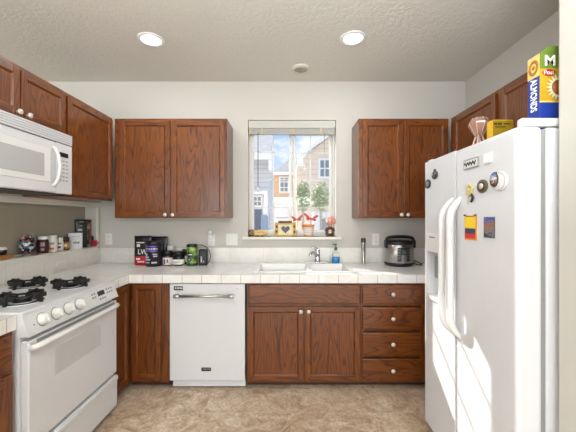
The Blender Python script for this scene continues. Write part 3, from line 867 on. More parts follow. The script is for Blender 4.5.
# ------------------------------------------------------------------ outlets and switches
def outlet(loc, face, label, horiz=False):
    """face: unit normal 'y' = on the back wall, 'x' = on the stove wall"""
    t = thing('wall_outlet', label, 'outlet', loc)
    w, h = (0.057, 0.035) if horiz else (0.035, 0.057)
    tf = (lambda u, v, ww: (u, -ww, v)) if face == 'y' else (lambda u, v, ww: (ww, u, v))
    MB(tf).box(-w, w, -h, h, 0.0, 0.006, bev=0.003).build('cover_plate', PLASTIC, t, world=False)
    for sgn in (-1, 1):
        cx, cy = (sgn * 0.02, 0) if horiz else (0, sgn * 0.02)
        r = MB(tf).box(cx - 0.014, cx + 0.014, cy - 0.013, cy + 0.013, 0.004, 0.008, bev=0.002).build('receptacle', TRIM, t, world=False)
        f = MB(tf)
        for q in (-0.005, 0.005):
            if horiz: f.box(cx - 0.004, cx + 0.004, cy + q - 0.001, cy + q + 0.001, 0.0075, 0.0085)
            else: f.box(cx + q - 0.001, cx + q + 0.001, cy - 0.003, cy + 0.005, 0.0075, 0.0085)
        f.build('slot_holes', DARK, r, world=False)
    return t
outlet((PX(109, YW), YW - 0.0005, PZ(239, YW)), 'y', 'white duplex outlet on the back wall near the recess corner')
outlet((PX(211.5, YW), YW - 0.0005, PZ(240, YW)), 'y', 'white duplex outlet with an air freshener plugged into it')
outlet((PX(375.5, YW), YW - 0.0005, PZ(239.5, YW)), 'y', 'white duplex outlet on the wall beside the rice cooker')
outlet((XL + 0.0105, 2.573, 0.975), 'x', 'white sideways outlet in the tile strip behind the range', True)
t = thing('light_switch', 'white double rocker switch plate between air freshener and window', 'switch', (PX(232, YW), YW - 0.0005, PZ(239.5, YW)))
tfw = lambda u, v, w: (u, -w, v)
MB(tfw).box(-0.058, 0.058, -0.058, 0.058, 0, 0.006, bev=0.003).build('cover_plate', PLASTIC, t, world=False)
for s_ in (-0.023, 0.023): MB(tfw).box(s_ - 0.016, s_ + 0.016, -0.033, 0.033, 0.004, 0.009, bev=0.002).build('rocker', TRIM, t, world=False)
t = thing('air_freshener', 'small clear and white plug-in air freshener on the wall outlet', 'air freshener', (PX(211, YW), YW - 0.010, PZ(236.5, YW)))
MB().lathe([(0.0, -0.012), (0.021, -0.010), (0.023, 0.012), (0.017, 0.030), (0, 0.032)], (0, -0.022, 0), 16, squash=0.9).build('body', PLASTIC, t, world=False)
MB().lathe([(0.0, 0.028), (0.016, 0.030), (0.019, 0.05), (0.014, 0.066), (0, 0.068)], (0, -0.022, 0), 16).build('oil_bottle', mat('freshener_bottle', '#dfe3e4', 0.1), t, world=False)
MB().box(-0.012, 0.012, -0.006, 0.001, -0.01, 0.012).build('plug', GREYW, t, world=False)

# ------------------------------------------------------------------ rice cooker
t = thing('rice_cooker', 'stainless steel rice cooker with black lid and handle on the counter', 'rice cooker', (PX(398.2, 2.975), 2.96, CT + 0.0006))
R = 0.128
MB().lathe([(0.112, 0.0), (0.122, 0.006), (R + 0.003, 0.018), (R + 0.001, 0.032), (R - 0.01, 0.034)], (0, 0, 0), 36).build('base_ring', BLACK, t, world=False)
MB().lathe([(R - 0.004, 0.030), (R, 0.034), (R + 0.002, 0.12), (R, 0.198), (R - 0.006, 0.203)], (0, 0, 0), 40).build('body', STEEL, t, world=False)
ld = MB().lathe([(R - 0.006, 0.198), (R + 0.006, 0.202), (R + 0.006, 0.218), (R - 0.006, 0.230), (0.085, 0.238), (0.03, 0.242), (0, 0.242)], (0, 0, 0), 36).build('lid', BLACK, t, world=False)
MB().tube([(R * math.cos(a) * 0.98, -0.03, 0.218 + 0.050 * max(0.0, math.sin(a)) ** 0.35) for a in [PI * i / 16 for i in range(17)]], 0.011, 10, flat=1.4).build('carry_handle', BLACK, t, world=False)
for s_ in (-1, 1): MB().box(s_ * (R + 0.003) - 0.012, s_ * (R + 0.003) + 0.012, -0.05, -0.01, 0.165, 0.235, bev=0.005).build('handle_pivot', BLACK, t, world=False)
def curved_panel(a0, a1, z0, z1, r0, r1, mi=0):
    f = MB(); n = 10
    vs = []
    for i in range(n + 1):
        a = a0 + (a1 - a0) * i / n
        vs.append([f.bm.verts.new((r * math.sin(a), -r * math.cos(a), z)) for r, z in ((r0, z0), (r1, z0), (r1, z1), (r0, z1))])
    for p, q in zip(vs, vs[1:]):
        for k_ in range(4): f.bm.faces.new((p[k_], q[k_], q[(k_ + 1) % 4], p[(k_ + 1) % 4]))
    f.bm.faces.new(vs[0]); f.bm.faces.new(vs[-1][::-1])
    return f
cpn = curved_panel(-0.42, 0.46, 0.05, 0.175, R - 0.002, R + 0.004).build('control_panel', BLACK, t, world=False)
curved_panel(-0.14, 0.20, 0.048, 0.108, R, R + 0.0055).build('button_plate', STEEL, cpn, world=False)
curved_panel(-0.12, 0.16, 0.115, 0.152, R, R + 0.0055).build('display', mat('lcd_grey', '#59646b', 0.2), cpn, world=False)
for a in (-0.36, -0.26, 0.28, 0.38):
    for z in (0.075, 0.10, 0.125, 0.15): curved_panel(a - 0.025, a + 0.025, z, z + 0.008, R, R + 0.005).build('button', mat('cooker_button', '#8e9599', 0.4), cpn, world=False)
curved_panel(-0.05, 0.05, 0.184, 0.192, R, R + 0.003).build('badge', DARK, t, world=False)
MB().tube([(0.08, 0.10, 0.02), (0.12, 0.05, 0.045), (0.17, 0.0, 0.035), (0.205, -0.03, 0.012), (0.19, -0.05, 0.006), (0.16, -0.02, 0.008), (0.14, 0.03, 0.020), (0.15, 0.09, 0.012), (0.19, 0.12, 0.006)], 0.0045, 8).build('power_cord', BLACK, t, world=False)

# ------------------------------------------------------------------ by the sink
t = thing('soap_bottle', 'clear pump bottle half full of blue dish soap beside the faucet', 'soap bottle', (PX(336, 3.02), 3.035, CT + 0.0111))
MB().lathe([(0.034, 0.0), (0.038, 0.008), (0.038, 0.055), (0.037, 0.057), (0.0, 0.057)], (0, 0, 0.001), 20, squash=0.7).build('liquid', BLUE_LIQ, t, world=False)
MB().lathe([(0.040, 0.0), (0.042, 0.008), (0.041, 0.075), (0.030, 0.105), (0.014, 0.122), (0.012, 0.130)], (0, 0, 0), 20, squash=0.72).build('bottle', CLEAR, t, world=False)
PUMP = mat('pump_olive', '#5d6247', 0.4)
MB().cyl(0.016, 0.122, 0.150, seg=14, bev=0.002).cyl(0.005, 0.150, 0.172, seg=10).box(-0.030, 0.010, -0.008, 0.008, 0.170, 0.184, bev=0.004).build('pump', PUMP, t, world=False)
MB().box(-0.022, 0.022, -0.0325, -0.0295, 0.062, 0.088, bev=0.001).build('label_sticker', mat('soap_sticker', '#d9e4c2', 0.5), t, world=False)

t = thing('steel_canister', 'slim upright brushed steel cylinder with dark cap against the backsplash', 'canister', (PX(363.5, 3.05), 3.055, CT + 0.0006))
MB().lathe([(0.020, 0.0), (0.021, 0.004), (0.0185, 0.010), (0.0175, 0.07), (0.0185, 0.15), (0.0205, 0.20), (0.020, 0.21)], (0, 0, 0), 20).build('body', STEEL, t, world=False)
MB().lathe([(0.0205, 0.205), (0.022, 0.210), (0.022, 0.238), (0.019, 0.246), (0, 0.247)], (0, 0, 0), 20).build('cap', DARK, t, world=False)
MB().box(-0.004, 0.004, -0.0215, -0.017, 0.12, 0.19, bev=0.001).build('switch', DARK, t, world=False)

# ------------------------------------------------------------------ supplement tubs on the counter
PAPERW = mat('label_white', '#e9e7e2', 0.5)
JARBLK = mat('jar_black', '#141316', 0.3)
JAR2 = mat('jar_smoke', '#26242a', 0.3)
def bars(rows, m, parent, y, name='lettering'):
    f = MB()
    for x0, x1, z0, z1 in rows: f.box(x0, x1, y - 0.0008, y + 0.0012, z0, z1)
    return f.build(name, m, parent, world=False)
def on_round(rows, r, m, parent, name='lettering'):
    f = MB()
    for x0, x1, z0, z1 in rows:
        a0, a1 = math.asin(max(-.98, min(.98, x0 / r))), math.asin(max(-.98, min(.98, x1 / r)))
        n = 5; vs = []
        for i in range(n + 1):
            a = a0 + (a1 - a0) * i / n
            vs.append([f.bm.verts.new((rr * math.sin(a), -rr * math.cos(a), z)) for rr, z in ((r - .001, z0), (r + .0008, z0), (r + .0008, z1), (r - .001, z1))])
        for p, q in zip(vs, vs[1:]):
            for k_ in range(4): f.bm.faces.new((p[k_], q[k_], q[(k_ + 1) % 4], p[(k_ + 1) % 4]))
        f.bm.faces.new(vs[0]); f.bm.faces.new(vs[-1][::-1])
    return f.build(name, m, parent, world=False)
def sx(px0, px1, Y, cx): return PX(px0, Y) - cx, PX(px1, Y) - cx

def bag_pt(w, h, d, x, z, lift):
    v = max(0.0, min(1.0, z / h))
    dep = max(0.004, d * (1 - v ** 1.6)) * (0.8 + 0.2 * min(1, v * 6))
    ww = w * (0.94 + 0.06 * min(1, v * 2.5)) * (1 - 0.03 * math.sin(PI * v))
    ca = min(0.98, abs(x) / (ww / 2)) ** (1 / 0.75)
    return (x, -dep / 2 * math.sqrt(1 - ca * ca) - lift, z)
def on_bag(w, h, d, rows, m, parent, name='lettering', lift=0.0035):
    f = MB()
    for x0, x1, z0, z1 in rows:
        nx, nz = max(1, int((x1 - x0) / 0.012)), max(1, int((z1 - z0) / 0.02))
        g = [[[f.bm.verts.new(bag_pt(w, h, d, x0 + (x1 - x0) * i / nx, z0 + (z1 - z0) * j / nz, lf)) for i in range(nx + 1)] for j in range(nz + 1)] for lf in (lift, lift - 0.004)]
        for j in range(nz):
            for i in range(nx):
                for L in g: f.bm.faces.new((L[j][i], L[j][i + 1], L[j + 1][i + 1], L[j + 1][i]))
        for j in range(nz):
            for i in (0, nx): f.bm.faces.new((g[0][j][i], g[0][j + 1][i], g[1][j + 1][i], g[1][j][i]))
        for i in range(nx):
            for j in (0, nz): f.bm.faces.new((g[0][j][i], g[0][j][i + 1], g[1][j][i + 1], g[1][j][i]))
    return f.build(name, m, parent, world=False)

BAG = mat('matte_black_film', '#1a191b', 0.32)
RED = mat('label_red', '#c01f2b', 0.4)
Y = 2.995
cx = PX(143, Y)
t = thing('protein_pouch', 'black stand-up pouch with white lettering and red lower label', 'pouch', (cx, Y, CT + 0.0006))
MB().pouch(0.165, 0.272, 0.075, top=0.0).build('bag', BAG, t, world=False)
P = (0.165, 0.272, 0.075)
rl = on_bag(*P, [(-0.070, 0.045, 0.004, 0.083)], RED, t, 'red_label', 0.0045)
rl['label'] = 'red label'
def on_p(u, v, w):
    p = bag_pt(*P, u * 0.9 + 0.008, v + 0.122, 0.004 + w)
    return p
text('lettering', 'LW', 0.064, PAPERW, t, on_p, world=False, depth=0.001, bold=0.001)
on_bag(*P, [(-0.055, 0.02, 0.205, 0.214), (-0.05, -0.02, 0.17, 0.195)], PAPERW, t)
on_bag(*P, [(-0.05, -0.01, 0.050, 0.066), (-0.035, 0.03, 0.026, 0.038)], PAPERW, rl, lift=0.006)
cx = PX(159.0, 3.06)
t = thing('protein_pouch', 'plain black pouch standing behind the purple-labelled tub', 'pouch', (cx, 3.075, CT + 0.0006))
MB().pouch(0.155, 0.262, 0.06).build('bag', BAG, t, world=False)
cx = PX(155, 2.94)
t = thing('protein_tub', 'large black tub with purple and white label in front of pouches', 'tub', (cx, 2.925, CT + 0.0006))
r = 0.074
MB().lathe([(r - 0.006, 0), (r, 0.006), (r, 0.185), (r - 0.004, 0.195)], (0, 0, 0), 32).build('body', JARBLK, t, world=False)
MB().lathe([(r - 0.003, 0.193), (r + 0.001, 0.196), (r + 0.001, 0.222), (r - 0.004, 0.228), (0, 0.228)], (0, 0, 0), 32).build('lid', JARBLK, t, world=False)
PURP = mat('label_purple', '#6b4fc0', 0.4)
on_round([(-0.05, -0.015, 0.178, 0.190), (-0.010, 0.045, 0.178, 0.190), (-0.058, 0.050, 0.137, 0.150)], r, PURP, t, 'purple_print')
on_round([(-0.060, 0.052, 0.156, 0.167), (-0.058, -0.035, 0.10, 0.118), (-0.058, -0.02, 0.078, 0.092), (-0.058, -0.005, 0.058, 0.070), (0.015, 0.05, 0.11, 0.116), (0.02, 0.05, 0.090, 0.10), (0.005, 0.048, 0.030, 0.044), (-0.055, -0.015, 0.032, 0.042)], r, mat('print_lilac', '#c9c4dd', 0.5), t)
def small_jar(px, Y, r, h, lab, body, band, zb0, zb1, lidcol, cat='jar', prt=None, name='supplement_jar'):
    t = thing(name, lab, cat, (PX(px, Y), Y, CT + 0.0006))
    MB().lathe([(r - 0.004, 0), (r, 0.005), (r, h * 0.62), (r * 0.86, h * 0.70), (r * 0.80, h * 0.72)], (0, 0, 0), 24).build('body', body, t, world=False)
    MB().lathe([(r * 0.80, h * 0.70), (r * 0.90, h * 0.71), (r * 0.90, h * 0.97), (r * 0.84, h), (0, h)], (0, 0, 0), 24).build('lid', lidcol, t, world=False)
    bd = MB().lathe([(r + 0.0006, h * zb0), (r + 0.0012, h * zb0 + 0.001), (r + 0.0012, h * zb1), (r + 0.0006, h * zb1 + 0.001)], (0, 0, 0), 24).build('paper_band', band, t, world=False)
    if prt: on_round(prt, r + 0.0015, DARK, bd)
    return t
small_jar(168, 2.95, 0.046, 0.137, 'small dark jar with a pinkish white label next to the big tub', JAR2, mat('label_pinkish', '#d8c9c6', 0.5), 0.06, 0.55, JARBLK, prt=[(-0.02, -0.008, 0.02, 0.06), (0.005, 0.018, 0.03, 0.06)])
small_jar(170.5, 3.055, 0.034, 0.175, 'dark bottle with a white cap half hidden behind small jars', JARBLK, JAR2, 0.1, 0.5, PAPERW, 'bottle', name='supplement_bottle')
small_jar(178.8, 2.95, 0.053, 0.130, 'squat black jar with a plain white label band in the jar row', JARBLK, PAPERW, 0.10, 0.45, JARBLK, prt=[(-0.03, 0.03, 0.034, 0.040)])
small_jar(185.5, 3.05, 0.036, 0.140, 'narrow black jar tucked behind the green canister', JARBLK, PAPERW, 0.15, 0.55, JARBLK)
t = thing('greens_canister', 'tall green and black canister beside the black gadget', 'canister', (PX(192.3, 2.96), 2.955, CT + 0.0006))
r = 0.049
m, tt, bb = principled('green_label')
co = tt.n('ShaderNodeTexCoord').outputs['Object']
zz = tt.n('ShaderNodeSeparateXYZ', i_0=co).outputs[2]
nz = tt.n('ShaderNodeTexNoise', i_Vector=co, i_Scale=22.0, i_Detail=3.0)
tt.l(tt.ramp(nz.outputs[0], [(0.38, C('#142010')), (0.5, C('#5f8a35')), (0.64, C('#a6c67a'))]), bb.inputs['Base Color']); bb.inputs['Roughness'].default_value = 0.35
MB().lathe([(r - 0.003, 0), (r, 0.004), (r, 0.172), (r - 0.002, 0.175)], (0, 0, 0), 28).build('body', m, t, world=False)
MB().lathe([(r, 0.173), (r + 0.002, 0.176), (r + 0.002, 0.192), (r - 0.002, 0.197), (0, 0.197)], (0, 0, 0), 28).build('lid', JARBLK, t, world=False)
on_round([(-0.03, 0.02, 0.075, 0.12), (-0.03, 0.01, 0.045, 0.07)], r, JAR2, t, 'dark_print')
on_round([(-0.022, 0.014, 0.10, 0.108), (-0.024, -0.005, 0.054, 0.06)], r + 0.001, PAPERW, t)
MB().lathe([(r + 0.0008, 0.002), (r + 0.001, 0.003), (r + 0.001, 0.022), (r + 0.0008, 0.023)], (0, 0, 0), 28).build('dark_band', mat('label_dark_green', '#20361a', 0.4), t, world=False)
t = thing('corded_gadget', 'small black boxy gadget with a looped cord at the end of the jar row', 'gadget', (PX(203.5, 2.96), 2.96, CT + 0.0006))
MB().box(-0.040, 0.040, -0.032, 0.032, 0.0, 0.150, bev=0.012, seg=3).build('body', BLACK, t, world=False)
MB().box(-0.026, 0.026, -0.0335, -0.031, 0.02, 0.115, bev=0.001).build('front_panel', JAR2, t, world=False)
MB().box(-0.018, -0.004, -0.0345, -0.033, 0.03, 0.085, bev=0.001).box(0.006, 0.014, -0.0345, -0.033, 0.03, 0.045).build('marking', mat('pale_grey_print', '#b9bbbf', 0.4), t, world=False)
MB().tube([(-0.05, 0.05, 0.185), (-0.02, 0.045, 0.182), (0.02, 0.04, 0.165), (0.05, 0.03, 0.13), (0.060, 0.02, 0.08), (0.056, 0.01, 0.04), (0.035, 0.005, 0.012)], 0.0035, 8).build('cord', BLACK, t, world=False)

# ------------------------------------------------------------------ window sill ornaments
SZ = WZ0
TAN = mat('ornament_tan', '#dfc07f', 0.5, var=0.08)
BROWN = mat('ornament_brown', '#5d3a20', 0.5, var=0.08)
YS = 3.165
t = thing('log_ornament', 'yellow log-shaped ornament with a dark round end on the sill corner', 'ornament', (PX(257.5, YS), YS, SZ))
MB().lathe([(0.0, -0.085), (0.026, -0.08), (0.032, -0.04), (0.034, 0.03), (0.028, 0.07), (0.012, 0.09), (0, 0.092)], (0.008, 0, 0.034), 18, 'x').build('log', TAN, t, world=False)
e = MB().lathe([(0.0, 0.012), (0.026, 0.010), (0.034, 0.0), (0.03, -0.012), (0.0, -0.014)], (-0.058, -0.024, 0.036), 20, 'y').build('round_end', BROWN, t, world=False)
MB().tube([(-0.058 + (0.006 + 0.0028 * i) * math.cos(i * 0.8), -0.0385, 0.036 + (0.006 + 0.0017 * i) * math.sin(i * 0.8)) for i in range(11)], 0.003, 6).build('spiral', TAN, e, world=False)
MB().tube([(-0.01 + 0.008 * i, -0.035 + 0.0006 * i, 0.044 + 0.007 * math.sin(i * 2.1)) for i in range(10)], 0.0022, 6).build('lettering', BROWN, t, world=False)
for x in (0.005, 0.05): MB().ball((x, -0.02, 0.006), 0.012, 0.012, 0.006).build('foot', BROWN, t, world=False)

YS = 3.16
t = thing('picture_box', 'carved tan picture box with a dark heart on the sill', 'picture box', (PX(285.5, YS), YS, SZ))
w, h = 0.108, 0.150
MB().box(-w + 0.012, w - 0.012, 0.0, 0.03, 0.006, h - 0.012).build('back_panel', mat('picture_cream', '#e9d9a6', 0.5, var=0.15, vs=60), t, world=False)
f = MB()
f.box(-w, -w + 0.034, -0.012, 0.034, 0.0, h - 0.01, bev=0.006); f.box(w - 0.034, w, -0.012, 0.034, 0.0, h - 0.01, bev=0.006)
f.box(-w + 0.03, w - 0.03, -0.010, 0.034, 0.0, 0.016, bev=0.005); f.box(-w + 0.03, w - 0.03, -0.010, 0.034, h - 0.03, h - 0.012, bev=0.005)
f.build('frame', mat('carved_tan_wood', '#c9a766', 0.55, var=0.2, vs=70), t, world=False)
MB().box(-0.072, 0.066, -0.016, 0.036, h - 0.016, h + 0.006, bev=0.006).build('top_bar', BROWN, t, world=False)
hp = []
for i in range(28):
    a = 2 * PI * i / 28
    hp.append((0.0027 * 16 * math.sin(a) ** 3, -0.006, 0.072 + 0.0026 * (13 * math.cos(a) - 5 * math.cos(2 * a) - 2 * math.cos(3 * a) - math.cos(4 * a))))
MB().prism(hp, (0, 0.008, 0)).build('heart', mat('heart_dark_violet', '#4c4157', 0.4, var=0.3, vs=50), t, world=False)
for x, z in ((-0.09, 0.05), (-0.088, 0.1), (0.09, 0.045), (0.088, 0.10)): MB().ball((x, -0.013, z), 0.010, 0.005, 0.016).build('carved_leaf', BROWN, t, world=False)

YS = 3.165
t = thing('flower_pot', 'white lattice-patterned flower pot with an orange rim on the sill', 'flower pot', (PX(308.3, YS), YS, SZ))
POTW = mat('pot_white', '#eadfd3', 0.5); ORANGE = mat('pot_orange', '#d98b4f', 0.6, var=0.06)
pb = MB().lathe([(0.0, 0.0), (0.041, 0.0), (0.044, 0.004), (0.056, 0.098), (0.050, 0.100), (0.046, 0.09), (0.0, 0.088)], (0, 0, 0), 28).build('pot_body', POTW, t, world=False)
MB().lathe([(0.055, 0.096), (0.061, 0.098), (0.062, 0.118), (0.058, 0.121), (0.052, 0.118), (0.050, 0.097)], (0, 0, 0), 28).build('rim', ORANGE, t, world=False)
f = MB()
for row in range(4):
    for i in range(14):
        a = 2 * PI * (i + 0.5 * (row % 2)) / 14; z = 0.02 + 0.021 * row; rr = 0.044 + 0.012 * z / 0.098
        f.ball((rr * math.cos(a), rr * math.sin(a), z), 0.0045, 0.0045, 0.0065, seg=8, rings=5)
f.build('dot_pattern', mat('pot_mauve_dots', '#b9a09a', 0.6), pb, world=False)
MB().lathe([(0.0415, 0.0008), (0.0452, 0.002), (0.0462, 0.012), (0.0445, 0.013)], (0, 0, 0), 28).build('orange_foot', ORANGE, t, world=False)

BFLY = mat('butterfly_red', '#c9503f', 0.5, var=0.25, vs=70)
def butterfly(px, py, Y, span, tilt, lab, zb):
    X, Z = PX(px, Y), PZ(py, Y)
    t = thing('butterfly_ornament', lab, 'butterfly ornament', (X, Y, zb), group='red butterfly stakes on the sill')
    dz = Z - zb
    MB().tube([(0.0, 0.0, 0.0), (0.002, 0, dz)], 0.0022, 6).build('stake', DARK, t, world=False)
    MB().ball((0, -0.003, dz), 0.0045, 0.0045, 0.020).build('body', DARK, t, world=False)
    for s_ in (-1, 1):
        pl = [(0, -0.004), (0.35, 0.42), (0.75, 0.62), (1.0, 0.50), (0.86, 0.20), (0.55, 0.02), (0.72, -0.22), (0.56, -0.48), (0.28, -0.42)]
        pts = []
        for u, v in pl:
            uu = u * span / 2
            pts.append((s_ * uu, -0.004 - uu * 0.25, dz + v * span * 0.36 + s_ * uu * tilt + uu * 0.25))
        f = MB().prism(pts, (0, 0.002, 0))
        wing = f.build('wing', BFLY, t, world=False)
        g = MB()
        for u, v in ((0.75, 0.42), (0.5, 0.25), (0.5, -0.2)):
            uu = u * span / 2
            g.ball((s_ * uu, -0.0045 - uu * 0.25, dz + v * span * 0.36 + s_ * uu * tilt + uu * 0.25), 0.006, 0.0015, 0.004, seg=8, rings=5)
        g.build('wing_spot', DARK, wing, world=False)
butterfly(297, 219.5, 3.20, 0.125, 0.12, 'red butterfly ornament hovering between the picture box and flower pot', SZ)
butterfly(311, 219, 3.165, 0.150, -0.15, 'red butterfly ornament on a stake directly above the flower pot', SZ + 0.088)

YS = 3.165
t = thing('gnome_figurine', 'small figurine with a drooping red and white cap at the sill end', 'figurine', (PX(329.5, YS), YS, SZ))
SKIN = mat('figurine_skin', '#d9a184', 0.5); CAPR = mat('figurine_cap_red', '#d99585', 0.5, var=0.15, vs=60); DKB = mat('figurine_dark_brown', '#4a3a2b', 0.55, var=0.2, vs=60)
f = MB().lathe([(0.0, 0.0), (0.040, 0.002), (0.042, 0.02), (0.036, 0.06), (0.03, 0.085), (0.018, 0.10), (0, 0.102)], (0, 0, 0.004), 20, squash=0.75)
f.build('body', DKB, t, world=False)
for s_ in (-1, 1):
    MB().tube([(s_ * 0.030, -0.005, 0.085), (s_ * 0.042, -0.018, 0.06), (s_ * 0.018, -0.034, 0.05)], [0.012, 0.011, 0.009], 8).build('arm', DKB, t, world=False)
    MB().ball((s_ * 0.012, -0.037, 0.05), 0.008, 0.008, 0.008).build('hand', SKIN, t, world=False)
    MB().ball((s_ * 0.024, -0.022, 0.010), 0.017, 0.024, 0.010).build('boot', BROWN, t, world=False)
MB().ball((0, -0.024, 0.048), 0.022, 0.012, 0.020).build('white_belly', POTW, t, world=False)
hd = MB().ball((0.0, -0.006, 0.118), 0.026, 0.024, 0.026).build('head', SKIN, t, world=False)
MB().ball((0.0, -0.031, 0.115), 0.006, 0.007, 0.006).build('nose', SKIN, hd, world=False)
for s_ in (-1, 1): MB().ball((s_ * 0.010, -0.028, 0.122), 0.003, 0.003, 0.004, seg=8, rings=6).build('eye', JARBLK, hd, world=False)
cp_ = MB().tube([(0.0, 0, 0.130), (0.002, 0, 0.155), (0.008, 0, 0.178), (0.024, -0.005, 0.185), (0.040, -0.010, 0.165), (0.046, -0.012, 0.140), (0.047, -0.012, 0.125)], [0.034, 0.034, 0.028, 0.022, 0.018, 0.014, 0.009], 14).build('cap', CAPR, t, world=False)
MB().ball((-0.028, -0.014, 0.155), 0.013, 0.014, 0.016).ball((0.0, -0.030, 0.165), 0.010, 0.006, 0.010).build('white_patch', POTW, cp_, world=False)

# ------------------------------------------------------------------ things on the ledge of the recess
LZ = NZ0
def ledge(px, X): return (X, -X * F / (CX - px), LZ)
t = thing('wooden_tray', 'low brown wooden block on the ledge beside the frame edge', 'tray', ledge(4, -1.925), 0)
MB().box(-0.045, 0.045, -0.09, 0.02, 0, 0.028, bev=0.004).build('block', mat('honey_wood', '#a8733d', 0.5, var=0.1), t, world=False)
t = thing('small_pot', 'tiny dark and white pot on top of the wooden block', 'pot', (-1.925, ledge(2, -1.925)[1], LZ + 0.0281))
MB().lathe([(0.018, 0), (0.024, 0.004), (0.028, 0.03), (0.026, 0.034)], (0, 0, 0), 18).build('pot_body', JARBLK, t, world=False)
MB().lathe([(0.026, 0.033), (0.028, 0.036), (0.022, 0.052), (0, 0.054)], (0, 0, 0), 18).build('lid', POTW, t, world=False)
t = thing('grey_dish', 'flat pale grey dish lying on the ledge next to the round ornament', 'dish', ledge(14.5, -1.93))
MB().lathe([(0.0, 0.0), (0.030, 0.0), (0.046, 0.012), (0.048, 0.018), (0.044, 0.017), (0.028, 0.006), (0, 0.005)], (0, 0, 0), 24).build('bowl', mat('dish_grey', '#a8a4a0', 0.35), t, world=False)
# round painted plate leaning on the recess wall
L = ledge(27.5, -1.932)
t = thing('painted_ball', 'multicoloured round glass ornament on the ledge next to jars', 'ornament', L)
m, tt, bb = principled('mosaic_glass')
co = tt.n('ShaderNodeTexCoord').outputs['Object']
vo = tt.n('ShaderNodeTexVoronoi', i_Vector=co, i_Scale=52.0)
hs = tt.ramp(tt.n('ShaderNodeSeparateXYZ', i_0=vo.outputs['Color']).outputs[0], [(0.0, C('#17181d')), (0.25, C('#2a6f86')), (0.42, C('#e9e7e4')), (0.58, C('#a8483c')), (0.72, C('#23252c')), (0.85, C('#b9bec2'))])
for el in [n for n in m.node_tree.nodes if n.type == 'VALTORGB']: el.color_ramp.interpolation = 'CONSTANT'
tt.l(hs, bb.inputs['Base Color']); bb.inputs['Roughness'].default_value = 0.1
f = MB().ball((0, 0, 0.080), 0.040, 0.066, 0.072, seg=24, rings=16)
f.build('ball', m, t, world=False)
MB().lathe([(0.036, 0), (0.038, 0.004), (0.024, 0.014), (0.0, 0.014)], (0, 0, 0), 20).build('stand', mat('stand_silver', '#9a9da3', 0.3, 0.6), t, world=False)
def ledge_jar(px, X, r, h, lab, bodym, lidm, bandm, name='vitamin_jar', cat='jar', hl=0.16, prt=None):
    t = thing(name, lab, cat, ledge(px, X), 0.55)
    zz = h * (1 - hl)
    MB().lathe([(r - 0.004, 0), (r, 0.005), (r, zz * 0.88), (r * 0.82, zz)], (0, 0, 0), 22).build('body', bodym, t, world=False)
    MB().lathe([(r * 0.95, zz - 0.003), (r * 0.97, zz), (r * 0.97, h - 0.003), (r * 0.9, h), (0, h)], (0, 0, 0), 22).build('lid', lidm, t, world=False)
    bd = MB().lathe([(r + 0.0004, zz * 0.16), (r + 0.0012, zz * 0.17), (r + 0.0012, zz * 0.80), (r + 0.0004, zz * 0.81)], (0, 0, 0), 22).build('paper_band', bandm, t, world=False)
    for m_, rows in (prt or []): on_round(rows, r + 0.0014, m_, bd, 'printed_patch')
    return t
PINKP = mat('print_pink', '#b58a8a', 0.5); ORP = mat('print_orange', '#dd5a2b', 0.5); MAGP = mat('print_magenta', '#8c2f63', 0.5)
ledge_jar(43, -1.928, 0.036, 0.132, 'dark jar with white lid, first of the jars after the round ornament', mat('jar_dark_red', '#3a1f20', 0.35), PAPERW, mat('band_dark', '#3d2829', 0.45), prt=[(PINKP, [(-0.012, 0.015, 0.055, 0.085), (-0.01, 0.012, 0.022, 0.04)])])
ledge_jar(51.8, -1.93, 0.038, 0.134, 'white jar with an orange splashed label and white lid on the ledge', PAPERW, PAPERW, PAPERW, prt=[(ORP, [(-0.036, -0.012, 0.02, 0.06), (-0.012, 0.018, 0.02, 0.036)]), (PINKP, [(-0.01, 0.02, 0.06, 0.08)])])
ledge_jar(59.5, -1.93, 0.027, 0.110, 'small white bottle with a magenta spot between two larger jars', PAPERW, PAPERW, PAPERW, 'vitamin_bottle', 'bottle', prt=[(MAGP, [(-0.014, 0.012, 0.022, 0.040)]), (mat('print_teal', '#6d9aa5', 0.5), [(-0.016, 0.014, 0.055, 0.07)])])
ledge_jar(65.5, -1.93, 0.030, 0.108, 'amber-labelled jar with a black lid beside the white box', mat('jar_amber', '#3a2a18', 0.3), JARBLK, mat('band_amber', '#c98a3a', 0.45), hl=0.26, prt=[(PAPERW, [(-0.012, 0.012, 0.03, 0.05)])])
t = thing('white_box', 'small white carton with grey lettering in front of the dark bag', 'carton', ledge(75.5, -1.905), 0.42)
MB().box(-0.052, 0.052, -0.016, 0.016, 0, 0.142, bev=0.002).build('carton', mat('carton_white', '#d9d9dc', 0.5), t, world=False)
GTX = mat('print_grey', '#4a4c52', 0.5)
bars([(-0.014 + i * 0.0125, -0.005 + i * 0.0125, 0.048, 0.062 + (0.004 if i % 2 else 0)) for i in range(4)], GTX, t, -0.0165)
bars([(-0.03, 0.035, 0.11, 0.113)], GREYW, t, -0.0165, 'fine_print')
t = thing('coffee_bag', 'tall dark green bag with brown side pictures behind the white carton', 'bag', ledge(83, -1.925), 0.80)
m, tt, bb = principled('bag_green_brown')
co = tt.n('ShaderNodeTexCoord').outputs['Object']
spx = tt.n('ShaderNodeSeparateXYZ', i_0=co)
nz = tt.n('ShaderNodeTexNoise', i_Vector=co, i_Scale=30.0, i_Detail=3.0)
brown = tt.ramp(nz.outputs[0], [(0.42, C('#2a211b')), (0.52, C('#8a5f49')), (0.62, C('#a9826a'))])
tt.l(tt.mix(tt.m('GREATER_THAN', spx.outputs[0], 0.030), C('#16221b'), brown), bb.inputs['Base Color']); bb.inputs['Roughness'].default_value = 0.4
MB().pouch(0.135, 0.262, 0.068).build('bag', m, t, world=False)
